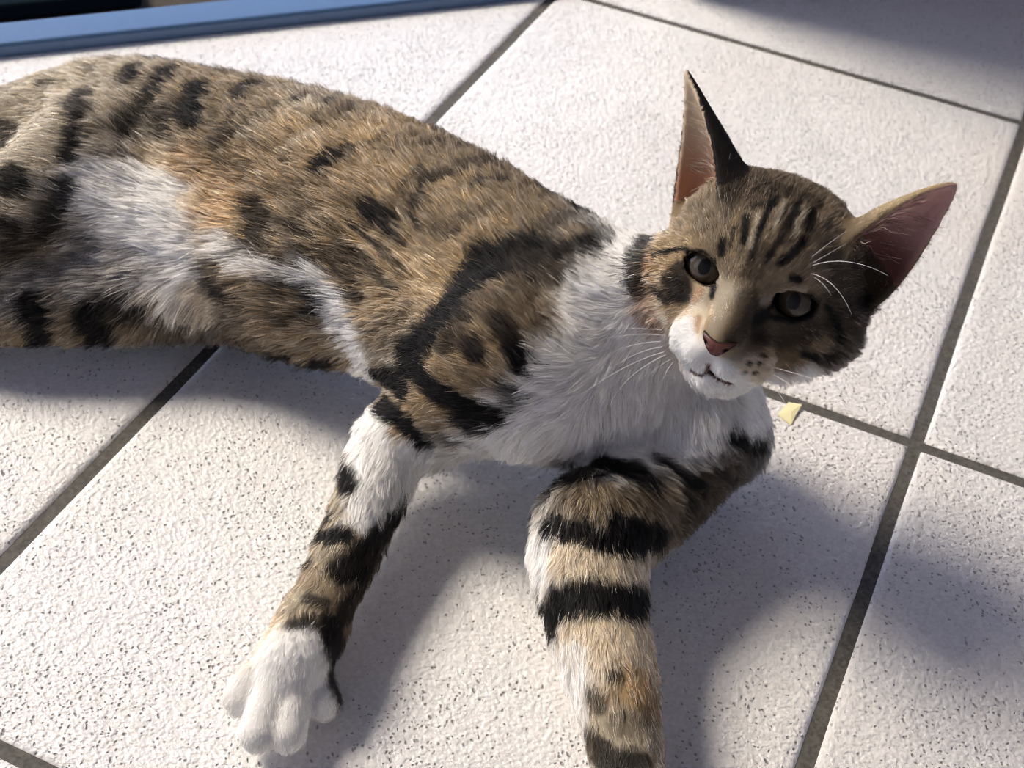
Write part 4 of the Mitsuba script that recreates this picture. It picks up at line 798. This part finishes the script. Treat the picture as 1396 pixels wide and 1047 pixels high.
keep = (lid > 0.02) & ~((hside > 0) & ((RNG.random(N_HAIR) < 0.88) | (hup > 0.75) | ((q[:, 0] - (34 + 24 * hup)) * np.sign(q[:, 0]) * np.sign(q[:, 0]) > 4) & (q[:, 0] > 0) | (q[:, 0] < -(33 + 18 * hup))))
length *= 0.35 + 0.65 * lid
root, nrm, tan, length, hc, hside = (a[keep] for a in (root, nrm, tan, length, hc, hside))
n = len(root)
# clumps: neighbouring hairs share a bend and draw together at the tip
swirl = np.stack([meshkit.noise(root * 240 + o, 21 + o) for o in (0, 7, 13)], 1) - 0.5
fine = RNG.normal(0, 0.10, (n, 3))
paw = np.linalg.norm(root[:, :2] - PAW[:2], axis=1) < 0.036
lift = np.radians(20) + 0.16 * RNG.random(n) + 0.35 * paw
length = length * (0.75 + 0.45 * RNG.random(n))
d0 = unit(tan * np.cos(lift)[:, None] + nrm * np.sin(lift)[:, None] + swirl * 0.55 + fine)
d1 = unit(tan + nrm * 0.05 + swirl * 0.75 + fine * 1.3 - np.array([0, 0, 0.10]))
s = np.array([0.0, 0.38, 0.72, 1.0])
P = [root - nrm * 0.0004]
for a, b in zip(s[:-1], s[1:]):
    m = (a + b) / 2
    P.append(P[-1] + (b - a) * length[:, None] * unit(d0 * (1 - m) + d1 * m))
seed_i = RNG.choice(n, n // 28, replace=False)
_, near = cKDTree(root[seed_i]).query(root)
lead = seed_i[near]
pull = (0.62 * sstep(0.002, 0.006, length))[:, None]
for k, f in ((1, 0.15), (2, 0.55), (3, 1.0)):
    to = P[k][lead] + (root - root[lead]) * 0.25
    close = np.linalg.norm(to - P[k], axis=1) < 0.006
    P[k] = P[k] + pull * f * (to - P[k]) * close[:, None]
for k in range(1, 4):
    P[k][:, 2] = np.maximum(P[k][:, 2], 0.0004 + 0.0004 * RNG.random(n))
width = np.clip(0.00009 + length * 0.012, 0.00011, 0.00025) * (0.8 + 0.4 * RNG.random(n))
dirs = unit(P[2] - P[0])
w0 = unit(np.cross(dirs, nrm))
ang = RNG.normal(0, 0.7, n)
side_v = w0 * np.cos(ang)[:, None] + np.cross(dirs, w0) * np.sin(ang)[:, None]
verts = np.empty((n, 7, 3))
for k, wk in enumerate((0.8, 1.0, 0.75)):
    verts[:, 2 * k] = P[k] - side_v * (width * wk / 2)[:, None]
    verts[:, 2 * k + 1] = P[k] + side_v * (width * wk / 2)[:, None]
verts[:, 6] = P[3]
faces = np.array([[0, 1, 3], [0, 3, 2], [2, 3, 5], [2, 5, 4], [4, 5, 6]])
F = (faces[None] + 7 * np.arange(n)[:, None, None]).reshape(-1, 3)
# each hair is a rounded thing: its normal leans from the skin's normal towards the hair's own side
hn = unit(nrm * 0.85 + unit(nrm - (nrm * dirs).sum(1, keepdims=True) * dirs) * 0.3 + RNG.normal(0, 0.22, (n, 3)))
HN = np.repeat(hn, 7, 0)
lum = hc.mean(1, keepdims=True)
tone = np.exp(RNG.normal(0, 1, (n, 1)) * np.where(lum > 0.5, 0.13, 0.36)) * (1 + np.where(lum > 0.5, 0.35, 1.0) * (meshkit.noise(root * 520, 77)[:, None] - 0.5))
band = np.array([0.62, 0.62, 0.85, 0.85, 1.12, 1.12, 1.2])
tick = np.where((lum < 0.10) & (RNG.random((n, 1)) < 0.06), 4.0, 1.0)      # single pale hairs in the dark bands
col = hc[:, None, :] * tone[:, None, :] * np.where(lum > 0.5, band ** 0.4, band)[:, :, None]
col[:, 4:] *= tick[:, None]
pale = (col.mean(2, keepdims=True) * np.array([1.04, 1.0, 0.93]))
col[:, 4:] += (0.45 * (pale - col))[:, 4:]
col = np.clip(col, 0.004, 0.93).reshape(-1, 3)
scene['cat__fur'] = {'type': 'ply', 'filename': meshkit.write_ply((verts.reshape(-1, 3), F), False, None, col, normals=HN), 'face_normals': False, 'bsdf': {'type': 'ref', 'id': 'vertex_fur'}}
labels['cat__fur'] = {'kind': 'stuff'}

# ---------------------------------------------------------------- eyes, nose, whiskers
def eye_mesh(c, s):
    m = trimesh.creation.icosphere(5, EYE_R * 1e3)
    v = np.array(m.vertices)
    look = unit(np.array([[0.10 * 0 + 0.02, 0.05, 1.0]]))[0]
    ang = np.degrees(np.arccos(np.clip(v @ look / (EYE_R * 1e3), -1, 1)))
    u = v - (v @ look)[:, None] * look
    th = np.arctan2(u[:, 1], u[:, 0])
    r = ang / 37.0
    streak = 0.5 + 0.5 * np.sin(th * 37 + 3 * np.sin(th * 5)) 
    iris = rgb(86, 76, 62)[None] * (0.8 + 0.25 * streak[:, None]) * (1 - 0.35 * sstep(0.55, 1.0, r))[:, None]
    pupil = (np.abs(u[:, 0]) / (EYE_R * 1e3) / 0.24) ** 2 + (np.abs(u[:, 1]) / (EYE_R * 1e3) / 0.33) ** 2
    c3 = np.where((pupil < 1)[:, None], rgb(10, 9, 10), iris)
    c3 = np.where((r > 1.0)[:, None], rgb(22, 18, 17), c3)
    m.vertices = from_head(np.array(c) + v)
    return m, c3
for c, s in zip(EYES, (-1, 1)):
    m, c3 = eye_mesh(c, s)
    obj('cat__eye', m, 'wet_eye', color=c3)
labels['cat__eye'] = {'label': 'grey-brown eye nearer the pale cheek'}
labels['cat__eye_001'] = {'label': 'grey-brown eye on the shaded side of the face'}

def nose_mesh():
    """The nose leather: a rounded triangle with two nostril commas, draped over the tip of the muzzle (head mm)."""
    nu, nv = 41, 31
    U, V = np.meshgrid(np.linspace(-1, 1, nu), np.linspace(0, 1, nv), indexing='ij')
    half = 6.6 * (1 - 0.85 * V ** 1.4)
    x = U * half
    y = -19.6 - 6.6 * V - 0.5 * np.cos(U * math.pi / 2) * (1 - V) + 0.9 * np.abs(U) * (1 - V)
    z = 27.6 - 0.066 * x ** 2 * (1 - 0.3 * V) - 5.0 * V ** 2.2 - 1.2 * (1 - V) ** 3
    groove = np.exp(-(x / 0.5) ** 2) * V
    nost = np.exp(-(((np.abs(x) - 3.9) / 1.1) ** 2 + ((y + 22.3 - 0.5 * (np.abs(x) - 3.4)) / 0.75) ** 2))
    z = z - 0.5 * groove - 1.6 * nost
    top = np.stack([x, y, z], -1).reshape(-1, 3)
    col = rgb(106, 62, 56)[None] * (1 - 0.85 * np.clip(nost * 1.3, 0, 1)).reshape(-1, 1)
    edge = np.maximum(sstep(0.72, 1.0, np.abs(U)), np.maximum(sstep(0.85, 1.0, V), sstep(0.14, 0.0, V))).reshape(-1, 1)
    col = col * (1 - edge) + rgb(42, 26, 24) * edge
    back = top - np.array([0, 0, 4.0])
    v = np.vstack([top, back])
    f, nn = [], nu * nv
    for i in range(nu - 1):
        for j in range(nv - 1):
            a, b, c, d = i * nv + j, (i + 1) * nv + j, (i + 1) * nv + j + 1, i * nv + j + 1
            f += [[a, b, c], [a, c, d], [nn + a, nn + c, nn + b], [nn + a, nn + d, nn + c]]
    rim = [i * nv for i in range(nu)] + [(nu - 1) * nv + j for j in range(1, nv)] + [i * nv + nv - 1 for i in range(nu - 2, -1, -1)] + [j for j in range(nv - 2, 0, -1)]
    for a, b in zip(rim, rim[1:] + rim[:1]):
        f += [[a, nn + a, nn + b], [a, nn + b, b]]
    m = trimesh.Trimesh(from_head(v), f, process=False)
    if m.volume < 0:
        m.invert()
    return m, np.vstack([col, col])
m, c3 = nose_mesh()
obj('cat__nose', m, 'nose_leather', color=c3)
labels['cat__nose'] = {'label': 'brick pink nose leather with dark rim'}

def tube(pts, r0, r1, k=5):
    pts = np.array(pts)
    e = np.linspace(0, 1, len(pts))
    d = unit(np.gradient(pts, axis=0))
    a = unit(np.cross(d, [0.3, 0.5, 0.81])); b = np.cross(d, a)
    r = r0 + (r1 - r0) * e
    th = np.arange(k) / k * 2 * math.pi
    v = (pts[:, None] + r[:, None, None] * (a[:, None] * np.cos(th)[:, None] + b[:, None] * np.sin(th)[:, None])).reshape(-1, 3)
    f = [[i * k + j, i * k + (j + 1) % k, (i + 1) * k + (j + 1) % k] for i in range(len(pts) - 1) for j in range(k)]
    f += [[i * k + j, (i + 1) * k + (j + 1) % k, (i + 1) * k + j] for i in range(len(pts) - 1) for j in range(k)]
    return trimesh.Trimesh(v, f, process=False)
def curve(a, b, c, n=12):
    t = np.linspace(0, 1, n)[:, None]
    a, b, c = (np.array(x, float) for x in (a, b, c))
    return from_head((1 - t) ** 2 * a + 2 * t * (1 - t) * b + t * t * c)
# start, bend and end of each whisker (head mm)
WHISKERS = [
((-23.9,-24.2,10.0),(-28.9,-23.2,12.0),(-34.3,-22.4,16.0),0.11),
((-23.7,-27.2,10.0),(-31.9,-28.7,14.0),(-49.3,-35.8,20.0),0.13),
((-22.8,-28.9,11.0),(-31.4,-30.4,16.0),(-41.7,-36.4,22.0),0.13),
((-22.3,-31.3,12.0),(-30.0,-33.3,17.0),(-38.5,-41.8,22.0),0.14),
((-20.8,-32.8,12.0),(-28.7,-36.3,18.0),(-35.9,-47.2,24.0),0.14),
((-19.4,-34.2,13.0),(-30.9,-42.1,20.0),(-42.4,-60.3,26.0),0.14),
((-18.5,-35.1,13.0),(-29.9,-46.6,20.0),(-29.5,-58.2,26.0),0.14),
((-16.0,-35.9,13.0),(-18.4,-38.4,17.0),(-20.3,-42.6,20.0),0.11),
((-14.6,-36.6,13.0),(-15.6,-39.2,16.0),(-15.2,-43.0,18.0),0.10),
((15.7,12.9,-0.0),(21.3,23.6,10.0),(28.0,33.2,18.0),0.12),
((15.9,11.8,-0.0),(22.6,19.9,9.0),(29.3,28.8,16.0),0.11),
((16.5,11.8,-0.0),(28.3,26.3,18.0),(47.5,24.6,26.0),0.15),
((15.8,10.6,0.0),(28.5,18.1,14.0),(40.8,6.4,20.0),0.14),
((18.5,11.1,0.0),(25.3,13.5,10.0),(31.2,9.1,14.0),0.11),
((-13.5,12.5,-0.0),(-18.5,26.7,12.0),(-26.6,40.6,22.0),0.10),
((-14.6,13.9,-0.0),(-18.9,20.8,8.0),(-24.5,25.7,14.0),0.08),
((-16.4,13.8,-0.0),(-22.2,18.0,7.0),(-27.6,18.7,12.0),0.07),
((-12.9,13.3,-0.0),(-14.5,22.4,8.0),(-18.4,30.8,13.0),0.08),
((18.7,-28.5,12.0),(26.8,-30.0,18.0),(32.5,-33.6,24.0),0.10),
((19.6,-26.5,11.0),(30.4,-26.1,18.0),(40.5,-27.8,24.0),0.10),
((19.9,-24.7,10.0),(34.2,-21.0,18.0),(47.2,-19.8,24.0),0.10)]
for a, b, c, r in WHISKERS:
    obj('cat__whisker', tube(curve(a, b, c), r * 1e-3, 0.03e-3), 'whisker_white')

# ---------------------------------------------------------------- the scrap of paper by the grout joint
SCRAP = np.array([[0.2669, -0.015], [0.2747, -0.0188], [0.2749, -0.0113], [0.2756, -0.0033], [0.2689, -0.0039]])
def scrap_mesh():
    th = 0.00035
    top = [np.r_[q, z] for q, z in zip(SCRAP, (0.0006, 0.0005, 0.0012, 0.0018, 0.0008))]
    c = np.mean(top, 0) + np.array([0, 0, 0.0007])
    v = np.array(top + [c]); v = np.vstack([v, v - np.array([0, 0, th])])
    k, n = len(SCRAP), len(SCRAP) + 1
    f = [[i, (i + 1) % k, k] for i in range(k)] + [[n + (i + 1) % k, n + i, n + k] for i in range(k)]
    for i in range(k):
        j = (i + 1) % k
        f += [[i, n + i, n + j], [i, n + j, j]]
    return trimesh.Trimesh(v, f, process=False)
obj('paper_scrap', scrap_mesh(), 'scrap_paper', smooth=False)
labels['paper_scrap'] = {'label': 'small torn scrap of pale yellow paper on the tile beside the grout joint', 'category': 'paper'}
